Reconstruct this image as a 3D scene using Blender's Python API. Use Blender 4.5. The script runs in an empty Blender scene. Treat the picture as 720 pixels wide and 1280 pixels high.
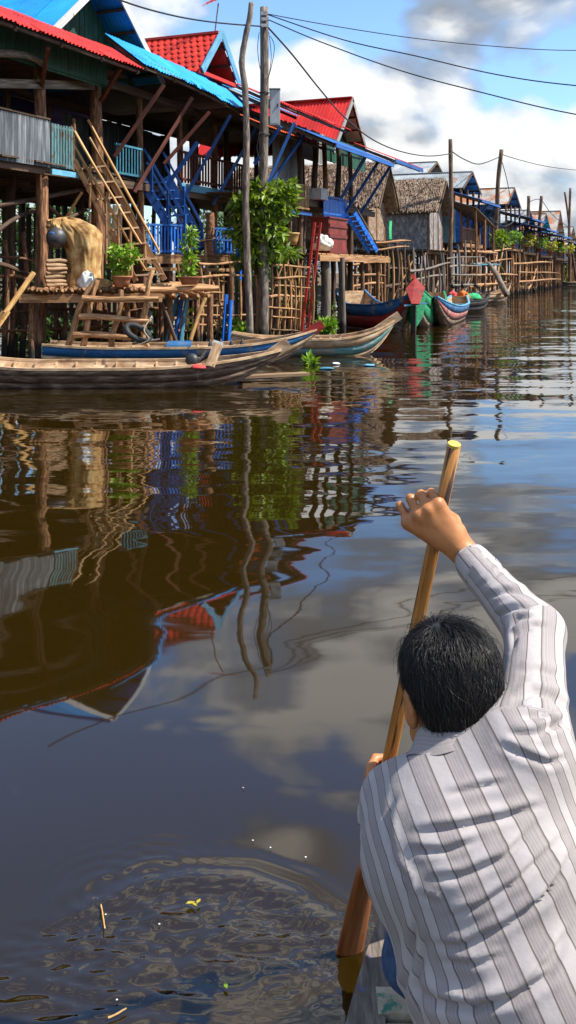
import bpy, math, random
import numpy as np
from mathutils import Vector, Matrix
random.seed(7); NR = np.random.RandomState(7)
SC = bpy.context.scene; COL = SC.collection
R = math.radians
# ---------------------------------------------------------------- camera
F, HOR, CZ = 1200.0, 338.0, 1.6          # focal length (px of a 720x1280 frame), horizon row, eye height in metres
cam = bpy.data.cameras.new('camera'); camo = bpy.data.objects.new('camera', cam); COL.objects.link(camo)
cam.sensor_fit = 'VERTICAL'; cam.sensor_height = 36; cam.lens = 36*F/1280
cam.shift_y = -(640-HOR)/1280; cam.clip_end = 6000; cam.clip_start = .05
camo.location = (0, 0, CZ); camo.rotation_euler = (R(90), 0, 0)
SC.camera = camo
# ---------------------------------------------------------------- light
SUN = Vector((.80, -.10, 1.0)).normalized()          # direction towards the sun
el = math.asin(SUN.z); az = math.atan2(SUN.x, SUN.y)
sl = bpy.data.lights.new('sun', 'SUN'); sl.energy = 4.6; sl.angle = R(.53); sl.color = (1, .95, .86)
so = bpy.data.objects.new('sun', sl); COL.objects.link(so); so.rotation_euler = SUN.to_track_quat('Z', 'Y').to_euler()
W = bpy.data.worlds.new('World'); SC.world = W; W.use_nodes = True
def build_world():
    nt = W.node_tree; N = nt.nodes; L = nt.links; N.clear()
    out = N.new('ShaderNodeOutputWorld'); bg = N.new('ShaderNodeBackground'); bg.inputs[1].default_value = .105
    sky = N.new('ShaderNodeTexSky'); sky.sky_type = 'NISHITA'; sky.sun_disc = False
    sky.sun_elevation = el; sky.sun_rotation = az; sky.air_density = 1.0; sky.dust_density = .6; sky.ozone_density = 2.0
    tc = N.new('ShaderNodeTexCoord')
    def noise(scale, detail, rough, mscale, loc, dist=0.0):
        m = N.new('ShaderNodeMapping'); m.inputs['Scale'].default_value = mscale; m.inputs['Location'].default_value = loc
        L.new(tc.outputs['Generated'], m.inputs[0])
        n = N.new('ShaderNodeTexNoise'); n.inputs['Scale'].default_value = scale; n.inputs['Detail'].default_value = detail
        n.inputs['Roughness'].default_value = rough; n.inputs['Distortion'].default_value = dist
        L.new(m.outputs[0], n.inputs[0]); return n.outputs[0]
    def ramp(src, stops):
        r = N.new('ShaderNodeValToRGB'); e = r.color_ramp.elements
        e[0].position, e[0].color = stops[0][0], (*stops[0][1], 1); e[1].position, e[1].color = stops[-1][0], (*stops[-1][1], 1)
        for p, c in stops[1:-1]:
            q = e.new(p); q.color = (*c, 1)
        L.new(src, r.inputs[0]); return r.outputs[0]
    def mix(fac, a, b, mode='MIX'):
        m = N.new('ShaderNodeMix'); m.data_type = 'RGBA'; m.blend_type = mode
        if isinstance(fac, float): m.inputs[0].default_value = fac
        else: L.new(fac, m.inputs[0])
        for i, x in ((6, a), (7, b)):
            if isinstance(x, tuple): m.inputs[i].default_value = (*x, 1)
            else: L.new(x, m.inputs[i])
        return m.outputs[2]
    # cumulus: puffy masses; crowns turned to the sun are white, bellies grey
    def mass(off):
        m = N.new('ShaderNodeMapping'); m.inputs['Scale'].default_value = (1, 1, 1.75); m.inputs['Location'].default_value = (CLOUD_LOC[0]+off[0], CLOUD_LOC[1]+off[1], CLOUD_LOC[2]+off[2]); L.new(tc.outputs['Generated'], m.inputs[0])
        n = N.new('ShaderNodeTexNoise'); n.inputs['Scale'].default_value = 3.0; n.inputs['Detail'].default_value = 8; n.inputs['Roughness'].default_value = .54; n.inputs['Distortion'].default_value = .25; L.new(m.outputs[0], n.inputs[0])
        v = N.new('ShaderNodeTexVoronoi'); v.feature = 'F1'; v.inputs['Scale'].default_value = 9; v.inputs['Detail'].default_value = 1.5; v.inputs['Roughness'].default_value = .55; L.new(m.outputs[0], v.inputs['Vector'])
        k = N.new('ShaderNodeMath'); k.operation = 'MULTIPLY_ADD'; L.new(v.outputs['Distance'], k.inputs[0]); k.inputs[1].default_value = -.22; L.new(n.outputs[0], k.inputs[2])
        sp = N.new('ShaderNodeSeparateXYZ'); L.new(tc.outputs['Generated'], sp.inputs[0]); e = N.new('ShaderNodeMath'); e.operation = 'MULTIPLY_ADD'; L.new(sp.outputs[2], e.inputs[0]); e.inputs[1].default_value = -.13; L.new(k.outputs[0], e.inputs[2]); return e.outputs[0]   # clouds crowd towards the horizon, thin out overhead
    m0, m1 = mass((0, 0, 0)), mass((.030, -.01, .075))
    dif = N.new('ShaderNodeMath'); dif.operation = 'SUBTRACT'; L.new(m0, dif.inputs[0]); L.new(m1, dif.inputs[1])
    alpha = ramp(m0, [(.205, (0, 0, 0)), (.275, (.75, .75, .75)), (.36, (1, 1, 1))])
    sh_ = N.new('ShaderNodeMath'); sh_.operation = 'MULTIPLY_ADD'; L.new(dif.outputs[0], sh_.inputs[0]); sh_.inputs[1].default_value = 4.0; sh_.inputs[2].default_value = .5
    body = ramp(sh_.outputs[0], [(.20, (1.9, 2.1, 2.4)), (.44, (3.1, 3.3, 3.6)), (.59, (4.6, 4.7, 4.8)), (.84, (6.0, 5.95, 5.8))])
    blue = mix(1.0, sky.outputs[0], (1.0, 1.2, 1.4), 'MULTIPLY')
    L.new(mix(alpha, blue, body), bg.inputs[0]); L.new(bg.outputs[0], out.inputs[0])
CLOUD_LOC = (.35, .1, .0)
build_world()
SC.view_settings.view_transform = 'Standard'; SC.view_settings.look = 'None'; SC.view_settings.exposure = 0.80; SC.view_settings.gamma = 1
SC.render.engine = 'CYCLES'; SC.cycles.use_denoising = True; SC.cycles.max_bounces = 6; SC.cycles.diffuse_bounces = 3
SC.cycles.glossy_bounces = 3; SC.cycles.transparent_max_bounces = 6; SC.cycles.sample_clamp_indirect = 5; SC.cycles.caustics_reflective = False
# ---------------------------------------------------------------- places: pixels, the street frame
def PX(px, py, d): return Vector(((px-360)/F*d, d, CZ-(py-HOR)/F*d))
U = Vector((.42, 1, 0)).normalized(); Nn = Vector((U.y, -U.x, 0)); A0 = Vector((-4.63, 17.8, 0)); Z = Vector((0, 0, 1))
def SW(s, w, z): return A0+U*s+Nn*w+Z*z               # s along the row of houses, w out over the water, z up
def WP(px, py, w):                                    # the point of the plane at offset w seen at a pixel
    d = Vector(((px-360)/F, 1, -(py-HOR)/F)); o = Vector((0, 0, CZ))
    return o+d*(((A0+Nn*w-o).dot(Nn))/d.dot(Nn))
def S_of(p): return (p-A0).dot(U)
# ---------------------------------------------------------------- object helpers
WM = {}
def link(o, name, world=None, parent=None, label=None, cat=None, group=None, kind=None):
    COL.objects.link(o); world = world or Matrix.Identity(4)
    if parent is not None:
        o.parent = parent; o.matrix_parent_inverse = WM[parent].inverted()
    o.matrix_basis = world; WM[o] = world
    if label: o['label'] = label
    if cat: o['category'] = cat
    if group: o['group'] = group
    if kind: o['kind'] = kind
    return o
def empty(name, loc, label, cat, group=None):
    o = bpy.data.objects.new(name, None); o.empty_display_size = .1
    return link(o, name, Matrix.Translation(loc), None, label, cat, group)
def mesh(name, v, f, mat, smooth=False):
    m = bpy.data.meshes.new(name); m.from_pydata([tuple(x) for x in v], [], [tuple(q) for q in f])
    if mat:
        m.materials.append(mat)
    if smooth: m.polygons.foreach_set('use_smooth', [True]*len(m.polygons))
    m.update(); return m
def obj(name, me, parent=None, world=None, **k):
    return link(bpy.data.objects.new(name, me), name, world, parent, **k)
CACHE = {}
def cached(key, make, mat):
    k = (key, mat.name)
    if k not in CACHE: CACHE[k] = make(mat)
    return CACHE[k]
BOXF = [(0, 3, 2, 1), (4, 5, 6, 7), (0, 1, 5, 4), (1, 2, 6, 5), (2, 3, 7, 6), (3, 0, 4, 7)]
def mk_box(mat):
    v = [(x, y, z) for z in (0, 1) for x, y in ((-.5, -.5), (.5, -.5), (.5, .5), (-.5, .5))]
    return mesh('board', v, BOXF, mat)
def mk_log(seed, sides=9, rings=7, bend=.35, rough=.10, taper=.12):
    def f(mat):
        r = random.Random(seed); v = []; fs = []
        ph = [r.uniform(0, 6.28) for _ in range(6)]
        for i in range(rings):
            t = i/(rings-1); cx = bend*(math.sin(t*3.14*1.3+ph[0])-math.sin(ph[0])*(1-t)-math.sin(4.08+ph[0])*t); cy = bend*(math.sin(t*5+ph[1])-math.sin(ph[1])*(1-t)-math.sin(5+ph[1])*t)
            for k in range(sides):
                a = 6.2832*k/sides; rr = (1-taper*t)*(1+rough*math.sin(2*a+ph[2]+t*3)+rough*.7*r.uniform(-1, 1))
                v.append((cx+rr*math.cos(a), cy+rr*math.sin(a), t))
        for i in range(rings-1):
            for k in range(sides):
                a = i*sides+k; b = i*sides+(k+1) % sides; fs.append((a, b, b+sides, a+sides))
        fs.append(tuple(range(sides-1, -1, -1))); fs.append(tuple((rings-1)*sides+k for k in range(sides)))
        m = mesh('log', v, fs, mat, True); return m
    return f
def frame(p0, p1, sx, sy, up=None):
    d = p1-p0; zl = d.length; z = d/zl; up = up or (Z if abs(z.z) < .95 else Nn)
    x = up.cross(z)
    if x.length < 1e-5: x = Vector((1, 0, 0)).cross(z)
    x.normalize(); y = z.cross(x)
    return Matrix(((x.x*sx, y.x*sy, z.x*zl, p0.x), (x.y*sx, y.y*sy, z.y*zl, p0.y), (x.z*sx, y.z*sy, z.z*zl, p0.z), (0, 0, 0, 1)))
def rod(name, p0, p1, r, mat, parent=None, bend=1, **k):   # a round pole; meshes shared, 5 variants
    i = random.randrange(5)
    me = cached(('log', i, bend), mk_log(i+11, bend=(0, .35, 1.0)[bend], rough=(.02, .10, .12)[bend], taper=(.0, .12, .2)[bend]), mat)
    return obj(name, me, parent, frame(p0, p1, r, r), **k)
def bar(name, p0, p1, wd, ht, mat, parent=None, up=None, **k):   # a squared timber: wd across, ht along up
    return obj(name, cached('box', mk_box, mat), parent, frame(p0, p1, wd, ht, up), **k)
def mk_sheet(waves):
    def f(mat):
        n = waves*6; v = []; fs = []
        for j in range(2):
            for i in range(n+1):
                x = i/n; v.append((x, j, .5*math.sin(x*waves*6.2832)))
        for i in range(n): fs.append((i, i+1, n+2+i, n+1+i))
        return mesh('sheet', v, fs, mat, True)
    return f
def sheets(name, parent, o, a, b, mat, amp=.022, width=.8, waves=8, jitter=.006, lift=.004):
    """corrugated sheets side by side along a (from o), each reaching along b"""
    n = max(1, round(a.length/width)); nn = a.cross(b).normalized(); me = cached(('sheet', waves), mk_sheet(waves), mat)
    for i in range(n):
        da = a/n*1.03; oo = o+a*(i/n)+nn*(lift*(i % 2))+b.normalized()*random.uniform(-jitter, jitter)*3
        obj(name, me, parent, Matrix(((da.x, b.x, nn.x*amp, oo.x), (da.y, b.y, nn.y*amp, oo.y), (da.z, b.z, nn.z*amp, oo.z), (0, 0, 0, 1))))
def slab(name, pts, th, mat, parent=None, **k):        # polygon given thickness along its normal
    n = (pts[1]-pts[0]).cross(pts[2]-pts[0]).normalized(); m = len(pts)
    v = [p for p in pts]+[p-n*th for p in pts]
    f = [tuple(range(m)), tuple(range(2*m-1, m-1, -1))]+[(i+m, (i+1) % m+m, (i+1) % m, i) for i in range(m)]
    return obj(name, mesh(name, v, f, mat), parent, **k)
def tube_mesh(name, pts, rad, mat, sides=6, closed=False):
    v = []; fs = []; n = len(pts); prev = None
    for i, p in enumerate(pts):
        t = (pts[min(i+1, n-1)]-pts[max(i-1, 0)]).normalized()
        if prev is None: x = t.orthogonal().normalized()
        else:
            x = prev-t*prev.dot(t); x.normalize()
        prev = x; y = t.cross(x); r = rad[i] if isinstance(rad, (list, tuple)) else rad
        for k in range(sides):
            a = 6.28319*k/sides; v.append(p+x*(r*math.cos(a))+y*(r*math.sin(a)))
    for i in range(n-1):
        for k in range(sides):
            a = i*sides+k; b = i*sides+(k+1) % sides; fs.append((a, b, b+sides, a+sides))
    fs.append(tuple(range(sides-1, -1, -1))); fs.append(tuple((n-1)*sides+k for k in range(sides)))
    return mesh(name, v, fs, mat, True)
def tube(name, pts, rad, mat, parent=None, sides=6, **k): return obj(name, tube_mesh(name, pts, rad, mat, sides), parent, **k)
def spline(pts, n=8):                                  # Catmull-Rom through the points
    P = [pts[0]]+list(pts)+[pts[-1]]; out = []
    for i in range(1, len(P)-2):
        for k in range(n):
            t = k/n; a, b, c, d = P[i-1], P[i], P[i+1], P[i+2]
            out.append(.5*((2*b)+(c-a)*t+(2*a-5*b+4*c-d)*t*t+(3*b-a-3*c+d)*t**3))
    out.append(P[-2]); return out
def lathe(name, prof, mat, parent=None, world=None, sides=20, **k):
    v = [(r*math.cos(6.28319*j/sides), r*math.sin(6.28319*j/sides), z) for r, z in prof for j in range(sides)]
    f = [(i*sides+j, i*sides+(j+1) % sides, (i+1)*sides+(j+1) % sides, (i+1)*sides+j) for i in range(len(prof)-1) for j in range(sides)]
    f += [tuple(range(sides-1, -1, -1)), tuple((len(prof)-1)*sides+j for j in range(sides))]
    return obj(name, mesh(name, v, f, mat, True), parent, world, **k)
# ---------------------------------------------------------------- materials
MATS = {}
def new_mat(name):
    m = bpy.data.materials.new(name); m.use_nodes = True; nt = m.node_tree; nt.nodes.clear()
    o = nt.nodes.new('ShaderNodeOutputMaterial'); b = nt.nodes.new('ShaderNodeBsdfPrincipled'); nt.links.new(b.outputs[0], o.inputs[0])
    MATS[name] = m; return m, nt, b
def cramp(nt, src, stops):
    r = nt.nodes.new('ShaderNodeValToRGB'); e = r.color_ramp.elements
    e[0].position, e[0].color = stops[0][0], (*stops[0][1], 1); e[1].position, e[1].color = stops[-1][0], (*stops[-1][1], 1)
    for p, c in stops[1:-1]:
        q = e.new(p); q.color = (*c, 1)
    nt.links.new(src, r.inputs[0]); return r.outputs[0]
def cmix(nt, fac, a, b, mode='MIX'):
    m = nt.nodes.new('ShaderNodeMix'); m.data_type = 'RGBA'; m.blend_type = mode
    for i, x in ((0, fac), (6, a), (7, b)):
        if isinstance(x, (int, float)): m.inputs[i].default_value = x
        elif isinstance(x, tuple): m.inputs[i].default_value = (*x, 1)
        else: nt.links.new(x, m.inputs[i])
    return m.outputs[2]
def math_n(nt, op, a, b=None):
    m = nt.nodes.new('ShaderNodeMath'); m.operation = op
    for i, x in enumerate((a, b)):
        if x is None: continue
        if isinstance(x, (int, float)): m.inputs[i].default_value = x
        else: nt.links.new(x, m.inputs[i])
    return m.outputs[0]
def tnoise(nt, vec, scale, detail=5, rough=.6, mscale=(1, 1, 1), offs=None, out=0, dist=0):
    m = nt.nodes.new('ShaderNodeMapping'); m.inputs['Scale'].default_value = mscale; nt.links.new(vec, m.inputs[0])
    if offs is not None:
        c = nt.nodes.new('ShaderNodeCombineXYZ'); nt.links.new(offs, c.inputs[0]); nt.links.new(offs, c.inputs[2]); nt.links.new(c.outputs[0], m.inputs['Location'])
    n = nt.nodes.new('ShaderNodeTexNoise'); n.inputs['Scale'].default_value = scale; n.inputs['Detail'].default_value = detail; n.inputs['Roughness'].default_value = rough
    n.inputs['Distortion'].default_value = dist; nt.links.new(m.outputs[0], n.inputs[0]); return n.outputs[out]
def surf(name, stops, scale=1.0, mscale=(1, 1, 1), coord='Object', rough=.75, bump=.3, var=.35, patch=None, metal=0, detail=6, spec=.4, bdist=.01, wet=False, pobj=False):
    """grained or worn surface: noise ramp, a different tone for each piece, optional patches (colour, threshold, scale)"""
    m, nt, b = new_mat(name); L = nt.links
    tc = nt.nodes.new('ShaderNodeTexCoord'); oi = nt.nodes.new('ShaderNodeObjectInfo'); g = nt.nodes.new('ShaderNodeNewGeometry')
    vec = tc.outputs['Object'] if coord == 'Object' else g.outputs['Position']
    off = math_n(nt, 'MULTIPLY', oi.outputs['Random'], 37.0) if coord == 'Object' else None
    n = tnoise(nt, vec, scale, detail, .62, mscale, off, dist=.3); c = cramp(nt, n, stops)
    if patch:
        pc, th, ps = patch
        pn = tnoise(nt, g.outputs['Position'], ps, 7, .65, (1, 1, .55)) if not pobj else tnoise(nt, tc.outputs['Object'], ps, 5, .6, (1, 1, .06))
        c = cmix(nt, cramp(nt, pn, [(th-.03, (0, 0, 0)), (th+.05, (1, 1, 1))]), c, pc)
    if wet:                                                # the silt band and damp foot of what stands in the water
        sz = nt.nodes.new('ShaderNodeSeparateXYZ'); L.new(g.outputs['Position'], sz.inputs[0]); wn = tnoise(nt, g.outputs['Position'], 6, 3)
        wz = math_n(nt, 'ADD', sz.outputs[2], math_n(nt, 'MULTIPLY', wn, -.35)); c = cmix(nt, cramp(nt, wz, [(.02, (1, 1, 1)), (.20, (0, 0, 0))]), c, (.028, .021, .014))
    rv = math_n(nt, 'FRACT', math_n(nt, 'MULTIPLY', oi.outputs['Random'], 7.77))
    v = math_n(nt, 'ADD', math_n(nt, 'MULTIPLY', rv, var*1.3), 1-var*.75)
    cc = nt.nodes.new('ShaderNodeCombineXYZ'); [L.new(v, cc.inputs[i]) for i in range(3)]
    c = cmix(nt, 1.0, c, cc.outputs[0], 'MULTIPLY')
    L.new(c, b.inputs['Base Color']); b.inputs['Roughness'].default_value = rough; b.inputs['Metallic'].default_value = metal; b.inputs['Specular IOR Level'].default_value = spec
    if bump:
        bm = nt.nodes.new('ShaderNodeBump'); bm.inputs['Strength'].default_value = bump; bm.inputs['Distance'].default_value = bdist; L.new(n, bm.inputs['Height']); L.new(bm.outputs[0], b.inputs['Normal'])
    return m
LG = (5, 5, .9)     # grain along the length of unit logs and boards
surf('post_wood', [(.3, (.030, .012, .006)), (.48, (.16, .068, .030)), (.66, (.44, .225, .105))], 2.6, (1.5, 1.5, 9), bump=1.0, var=.3, wet=True)
surf('log_wood', [(.3, (.09, .040, .015)), (.5, (.36, .18, .074)), (.7, (.64, .39, .20))], 2.0, (1.2, 1.2, 2.5), bump=.7, wet=True)
surf('grey_wood', [(.3, (.06, .045, .034)), (.5, (.17, .135, .105)), (.7, (.33, .28, .22))], 2.6, (1.4, 1.4, 3.0), bump=.9, wet=True)
surf('bark_grey', [(.3, (.045, .032, .024)), (.5, (.15, .115, .088)), (.68, (.34, .28, .22))], 16, (1, 1, .22), 'World', bump=1.0, var=.2, wet=True, bdist=.02)
surf('bark_brown', [(.3, (.03, .016, .010)), (.5, (.12, .068, .040)), (.68, (.30, .19, .12))], 12, (1, 1, .2), 'World', bump=1.0, var=.2, wet=True, bdist=.02)
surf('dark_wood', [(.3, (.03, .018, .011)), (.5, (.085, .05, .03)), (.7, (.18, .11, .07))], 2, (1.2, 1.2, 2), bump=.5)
surf('red_wood', [(.3, (.05, .012, .008)), (.5, (.13, .035, .022)), (.7, (.22, .075, .05))], 2, (1.2, 1.2, 2), bump=.4)
surf('board_wood', [(.3, (.13, .075, .04)), (.5, (.30, .185, .10)), (.7, (.48, .33, .19))], 1.6, (3, 3, 1.2), bump=.4)
surf('bamboo', [(.3, (.22, .105, .03)), (.5, (.47, .26, .08)), (.7, (.66, .42, .17))], 1.5, (.6, .6, 3), bump=.2, rough=.5)
surf('blue_paint', [(.3, (.008, .05, .19)), (.55, (.015, .10, .36)), (.75, (.05, .2, .5))], 2, (1, 1, 2), rough=.55, var=.35, patch=((.12, .09, .07), .66, 7))
surf('bright_blue', [(.3, (.006, .09, .42)), (.55, (.01, .15, .60)), (.75, (.05, .24, .68))], 2, (1, 1, 2), rough=.5, var=.2)
surf('teal_paint', [(.3, (.015, .09, .15)), (.55, (.045, .20, .28)), (.75, (.12, .33, .42))], 2, (1, 1, 2), rough=.6, patch=((.1, .08, .06), .62, 8))
surf('slat_paint', [(.3, (.04, .10, .11)), (.55, (.09, .19, .20)), (.75, (.2, .3, .3))], 2, (1, 1, 2), rough=.7, patch=((.10, .06, .04), .56, 9))
surf('lightblue_paint', [(.3, (.07, .26, .40)), (.6, (.16, .42, .58))], 2, (1, 1, 2), rough=.6, patch=((.13, .11, .1), .64, 6))
surf('cabinet_red', [(.3, (.10, .012, .008)), (.55, (.19, .022, .014)), (.75, (.28, .05, .03))], 2, (1, 1, 2), rough=.6, patch=((.08, .04, .03), .6, 7))
surf('red_paint', [(.3, (.22, .012, .008)), (.55, (.40, .03, .018)), (.75, (.5, .07, .045))], 2, (1, 1, 2), rough=.55, patch=((.13, .05, .03), .64, 7))
surf('green_board', [(.3, (.008, .042, .026)), (.55, (.020, .095, .060)), (.75, (.05, .15, .10))], 2, (2, 2, 1), rough=.65, patch=((.035, .03, .022), .60, 4), var=.4)
surf('roof_blue', [(.3, (.004, .22, .58)), (.6, (.010, .33, .80)), (.8, (.04, .40, .84))], 1.2, (1, 1, 1), 'World', rough=.42, bump=0, var=.12, spec=.5, patch=((.03, .2, .42), .68, 2.2))
surf('roof_red', [(.3, (.40, .010, .008)), (.6, (.60, .022, .014)), (.8, (.68, .06, .035))], 1.2, (1, 1, 1), 'World', rough=.5, bump=0, var=.16, patch=((.30, .03, .02), .64, 3))
surf('tile_red', [(.3, (.44, .014, .005)), (.6, (.68, .032, .010)), (.8, (.72, .07, .02))], 3, (1, 1, 1), 'World', rough=.45, bump=.1, var=.25, patch=((.34, .03, .015), .62, 5))
surf('roof_orange', [(.3, (.40, .05, .012)), (.6, (.60, .10, .025))], 2, (1, 1, 1), 'World', rough=.6, bump=0, var=.2, patch=((.25, .1, .05), .6, 3))
surf('zinc', [(.3, (.20, .22, .23)), (.55, (.34, .37, .38)), (.75, (.5, .53, .53))], 1.3, (1, 1, .6), 'World', rough=.5, bump=0, var=.22, metal=.15, patch=((.30, .17, .09), .60, 1.1))
surf('rust_zinc', [(.3, (.22, .20, .18)), (.5, (.36, .33, .29)), (.7, (.46, .44, .40))], 1.3, (1, 1, .6), 'World', rough=.65, bump=0, var=.25, patch=((.42, .15, .055), .52, .9))
surf('grey_sheet', [(.3, (.03, .042, .052)), (.5, (.085, .10, .115)), (.72, (.28, .30, .32))], 3.5, (3, 3, .25), 'World', rough=.6, bump=0, var=.25, patch=((.20, .15, .12), .64, 2))
surf('blue_sheet', [(.3, (.010, .07, .36)), (.6, (.015, .12, .52))], 1.5, (1, 1, 1), 'World', rough=.5, bump=0, var=.12)
surf('white_board', [(.3, (.34, .34, .33)), (.6, (.60, .60, .58))], 2, (3, 3, 1), rough=.7, var=.15, patch=((.3, .26, .2), .63, 5))
surf('grey_board', [(.3, (.13, .13, .125)), (.55, (.27, .27, .26)), (.75, (.42, .42, .4))], 2, (3, 3, 1), rough=.75, var=.35, patch=((.13, .10, .075), .6, 4))
surf('beige_panel', [(.3, (.34, .25, .15)), (.6, (.52, .41, .27))], 2, (2, 2, 1), rough=.7, var=.2)
surf('thatch_tan', [(.3, (.11, .075, .05)), (.5, (.26, .185, .13)), (.7, (.44, .34, .26))], 9, (1, 1, 1), 'World', rough=.95, bump=.6, var=.2, spec=.1)
surf('thatch_grey', [(.3, (.085, .078, .075)), (.5, (.20, .19, .185)), (.7, (.40, .385, .38))], 9, (1, 1, .5), 'World', rough=.95, bump=.6, var=.2, spec=.1)
surf('straw_tan', [(.3, (.13, .09, .06)), (.5, (.30, .215, .15)), (.7, (.50, .39, .30))], 6, (1, 1, 1), 'World', rough=.95, bump=0, var=.2, spec=.1)
surf('straw_grey', [(.3, (.11, .10, .095)), (.5, (.25, .24, .235)), (.7, (.46, .445, .44))], 6, (1, 1, .5), 'World', rough=.95, bump=0, var=.2, spec=.1)
surf('hull_tan', [(.3, (.22, .12, .06)), (.5, (.48, .31, .17)), (.72, (.70, .53, .35))], 4, (1, 1, 2.5), 'World', rough=.75, bump=.3, var=.15, patch=((.12, .075, .05), .64, 4))
surf('hull_brown', [(.3, (.04, .022, .015)), (.5, (.14, .085, .057)), (.70, (.38, .27, .19))], 4, (1, 1, 5), 'World', rough=.7, bump=.4, var=.15, patch=((.34, .27, .22), .66, 5))
surf('hull_dark', [(.3, (.010, .008, .008)), (.55, (.03, .025, .024)), (.75, (.08, .07, .065))], 3, (1, 1, 3), 'World', rough=.6, bump=.2, var=.2)
surf('hull_blue', [(.3, (.008, .06, .17)), (.55, (.015, .12, .30)), (.75, (.07, .2, .34))], 3, (1, 1, 3), 'World', rough=.6, bump=.2, var=.2, patch=((.24, .19, .14), .58, 6))
surf('hull_teal', [(.3, (.05, .19, .19)), (.5, (.13, .30, .29)), (.72, (.36, .42, .37))], 4, (1, 1, 4), 'World', rough=.65, bump=.3, var=.2, patch=((.36, .29, .2), .54, 4))
surf('hull_faded', [(.3, (.22, .05, .04)), (.5, (.36, .10, .085)), (.72, (.5, .26, .22))], 4, (1, 1, 3), 'World', rough=.65, bump=.2, var=.2, patch=((.34, .3, .26), .56, 6))
surf('hull_red', [(.3, (.17, .010, .008)), (.55, (.32, .02, .014)), (.75, (.42, .06, .04))], 3, (1, 1, 3), 'World', rough=.55, bump=.2, var=.2, patch=((.14, .08, .06), .58, 6))
surf('hull_green', [(.3, (.008, .12, .05)), (.55, (.015, .24, .09)), (.75, (.06, .32, .14))], 3, (1, 1, 3), 'World', rough=.55, bump=.2, var=.2)
surf('hull_pale', [(.3, (.40, .36, .30)), (.6, (.66, .62, .54))], 3, (1, 1, 3), 'World', rough=.65, bump=.2, var=.15, patch=((.2, .15, .1), .62, 6))
surf('tarp_tan', [(.32, (.12, .055, .015)), (.48, (.38, .21, .07)), (.66, (.62, .42, .18))], 5, (1, 1, 1), 'World', rough=.85, bump=.5, var=.1)
surf('terracotta', [(.3, (.20, .07, .03)), (.6, (.36, .15, .07))], 6, rough=.8, bump=.3)
surf('black_rubber', [(.3, (.012, .012, .013)), (.6, (.035, .035, .037))], 6, rough=.7, bump=.2)
surf('dark_metal_and_shade', [(.3, (.02, .021, .024)), (.6, (.07, .07, .075))], 6, rough=.5, bump=.1, metal=.3)
surf('grey_box', [(.3, (.30, .34, .36)), (.6, (.48, .52, .54))], 3, rough=.5, bump=.05, var=.05, patch=((.22, .2, .18), .68, 5))
surf('wire_black', [(.3, (.006, .010, .014)), (.6, (.016, .022, .03))], 3, rough=.6, bump=0, var=.1)
surf('rope', [(.3, (.25, .2, .13)), (.6, (.5, .42, .3))], 20, rough=.9, bump=.2)
surf('white_sack', [(.3, (.48, .47, .44)), (.6, (.74, .72, .68))], 8, rough=.85, bump=.4, var=.08)
surf('orange_cloth', [(.3, (.55, .10, .01)), (.6, (.75, .22, .03))], 8, rough=.85, bump=.3, var=.1)
surf('green_cloth', [(.3, (.02, .30, .10)), (.6, (.05, .5, .2))], 8, rough=.85, bump=.3, var=.1)
surf('red_cloth', [(.3, (.42, .03, .03)), (.6, (.6, .07, .06))], 8, rough=.85, bump=.3, var=.1)
surf('yellow_cloth', [(.3, (.6, .36, .03)), (.6, (.75, .5, .06))], 8, rough=.85, bump=.3, var=.1)
surf('white_cloth', [(.3, (.6, .6, .6)), (.6, (.78, .78, .78))], 8, rough=.85, bump=.3, var=.05)
surf('mud', [(.3, (.05, .033, .018)), (.6, (.14, .095, .055))], 2, (1, 1, 1), 'World', rough=.95, bump=.8, var=0)
M = MATS
def leaf_mat(name, c1, c2):
    m, nt, b = new_mat(name); g = nt.nodes.new('ShaderNodeNewGeometry')
    n = tnoise(nt, g.outputs['Position'], 5, 3); c = cramp(nt, n, [(.35, c1), (.65, c2)])
    isl = cramp(nt, g.outputs['Random Per Island'], [(0, (.55, .55, .5)), (1, (1.35, 1.3, 1.0))]); c = cmix(nt, 1.0, c, isl, 'MULTIPLY')
    nt.links.new(c, b.inputs['Base Color']); b.inputs['Roughness'].default_value = .5
    tr = nt.nodes.new('ShaderNodeBsdfTranslucent'); nt.links.new(cmix(nt, 1.0, c, (1.3, 1.5, .6), 'MULTIPLY'), tr.inputs[0])
    mx = nt.nodes.new('ShaderNodeMixShader'); mx.inputs[0].default_value = .3
    o = [x for x in nt.nodes if x.type == 'OUTPUT_MATERIAL'][0]
    nt.links.new(b.outputs[0], mx.inputs[1]); nt.links.new(tr.outputs[0], mx.inputs[2]); nt.links.new(mx.outputs[0], o.inputs[0]); return m
leaf_mat('leaf', (.07, .16, .012), (.28, .36, .035)); leaf_mat('leaf_light', (.12, .26, .02), (.28, .42, .05)); leaf_mat('leaf_yellow', (.30, .30, .03), (.5, .42, .05)); leaf_mat('leaf_dark', (.02, .07, .012), (.07, .15, .03))
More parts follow.
